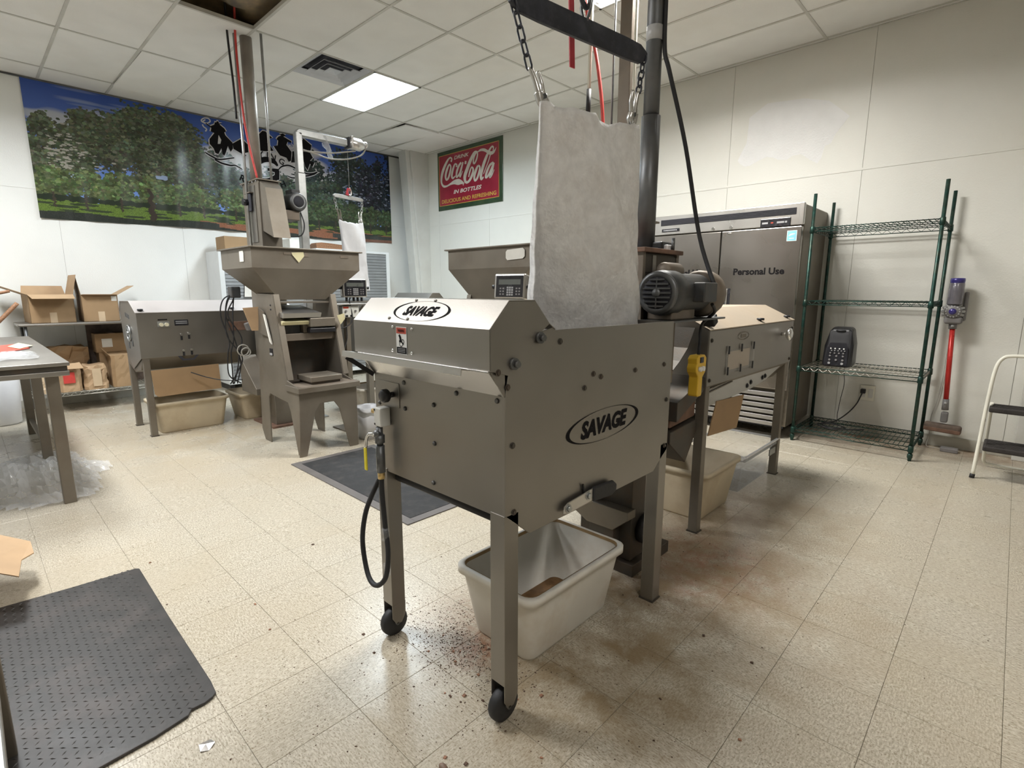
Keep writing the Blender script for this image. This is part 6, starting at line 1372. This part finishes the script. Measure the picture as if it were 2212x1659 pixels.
# near table leg and scrap at the left edge of the frame
t = thing('packing_table', 'steel packing table whose leg shows at the lower left edge', 'table', (-2.1, -.4, 0))
for x in (-1.98, -.9):
    for y in (-.072, -.72): MB().box((x-.03,y-.03,0), (x+.03,y+.03,.42)).build('leg', 'steel_dull', t, .004)
MB().box((-2.06,-.77,.42), (-.85,-.045,.45)).build('top', 'steel', t, .004)
MB().box((-2.01,-.065,.38), (-.87,-.05,.42)).build('apron', 'steel_dull', t)
t = thing('cardboard_box', 'open cardboard carton whose flap pokes in at the left edge', 'box', (-3.2, -.12, 0))
for q in (((-3.55,-.55,0),(-2.95,-.545,.22)), ((-3.55,-.10,0),(-2.95,-.095,.22)), ((-3.55,-.55,0),(-3.545,-.095,.22)), ((-2.955,-.55,0),(-2.95,-.095,.22)), ((-3.55,-.55,0),(-2.95,-.095,.005))): MB().box(*q).build('box_wall', 'kraft', t)
P = [(-3.50,-.10,.22),(-2.97,-.10,.22),(-2.90,.035,.155),(-3.08,.055,.155),(-3.14,.10,.15),(-3.30,.10,.15)]
m = MB(); m.add(P+[(x,y,z+.005) for x, y, z in P], [tuple(range(6))[::-1], tuple(range(6, 12))]+[(i, (i+1) % 6, 6+(i+1) % 6, 6+i) for i in range(6)]); m.build('flap', 'kraft_light', t)
# ---------------- shells and scraps on the floor ----------------
shm = []
for k in range(4):
    rs = random.Random(20+k); m = bpy.data.meshes.new('shell_piece'); n = 6; V = []; F = []
    for i in range(n):
        a = math.pi*i/(n-1); V += [(.009*math.cos(a), -.006*(1+.3*rs.random()), .001+.0055*math.sin(a)), (.009*math.cos(a), .006*(1+.3*rs.random()), .001+.0055*math.sin(a))]
    F = [(2*i, 2*i+1, 2*i+3, 2*i+2) for i in range(n-1)]+[tuple(range(0, 2*n, 2)), tuple(range(1, 2*n, 2))[::-1]]
    m.from_pydata(V, [], F); m.materials.append(MAT['shell' if k % 2 else 'shell_dark']); shm.append(m)
rs = random.Random(77)
for k in range(60):
    if k < 34:
        a = rs.uniform(0, 6.28); r = abs(rs.gauss(0, .42))+.05; x, y = -1.28+r*math.cos(a), 1.12+.75*r*math.sin(a)
    else: x, y = rs.uniform(-3.0, -.2), rs.uniform(.45, 2.2)
    if -1.45 < x < -1.1 and 1.27 < y < 1.81: continue
    if any(math.hypot(x-a, y-b) < .075 for a in (-1.03,-1.64) for b in (1.048,1.972)): continue
    o = bpy.data.objects.new('shell_piece', shm[k % 4]); C.objects.link(o); s = rs.uniform(.35, .8); o.scale = (s, s*rs.uniform(.5, 1), s); o.location = (x, y, .0002); o.rotation_euler = (0, 0, rs.uniform(0, 6.28))
    tag(o, 'small brown nut shell fragment on the floor around the front machine', 'nut shell', 'shell fragments on the floor')
cr = MB()
for k in range(2600):
    if k < 1700:
        x, y = rs.gauss(-1.40, .17), rs.gauss(1.19, .10)
    elif k < 2200: x, y = rs.gauss(-1.3, .42), rs.gauss(1.1, .35)
    elif k < 2380: x, y = rs.gauss(-1.0, .3), rs.gauss(2.4, .35)
    else: x, y = rs.uniform(-4.2, .2), rs.uniform(.3, 4.5)
    if -1.46 < x < -1.10 and 1.26 < y < 1.82: continue
    s = rs.uniform(.0012, .0042)*(1 if rs.random() > .1 else 1.4); a = rs.uniform(0, 6.28); c, d = math.cos(a)*s, math.sin(a)*s; w_ = rs.uniform(.35, .7)
    cr.add([(x+c,y+d,.0002),(x-d*w_,y+c*w_,.0002),(x-c,y-d,.0002),(x+d*w_,y-c*w_,.0002),(x,y,.0002+s*.6)], [(0,1,4),(1,2,4),(2,3,4),(3,0,4)])
tag(cr.build('shell_crumbs', 'shell_dark', None, origin=(-1.4,1.2,0)), 'scattered brown nut shell crumbs on the floor', 'crumbs', kind='stuff')
t = thing('pecan', 'whole brown pecan nut on the floor in the foreground', 'nut', (-1.02, .79, 0))
MB().lathe([(0,-.017),(.004,-.016),(.009,-.009),(.0105,0),(.009,.009),(.005,.015),(0,.019)], (-1.02,.79,.0105), 'x', 14).build('nut', 'nut', t)
tag(MB().tube([(-.70,.925,.002),(-.69,.935,.002),(-.675,.932,.002),(-.665,.945,.002),(-.65,.95,.002)], .0025, 6, 5).build('string_scrap', 'cable_grey'), 'curled grey string scrap on the floor near the camera', 'string')
m = MB(); m.add([(-1.62,.335,.001),(-1.585,.33,.004),(-1.575,.35,.001),(-1.59,.372,.006),(-1.615,.365,.002),(-1.60,.35,.007)], [(0,1,5),(1,2,5),(2,3,5),(3,4,5),(4,0,5)])
tag(m.build('foil_scrap', 'foil'), 'small crinkled foil scrap on the floor below the grey mat', 'scrap')
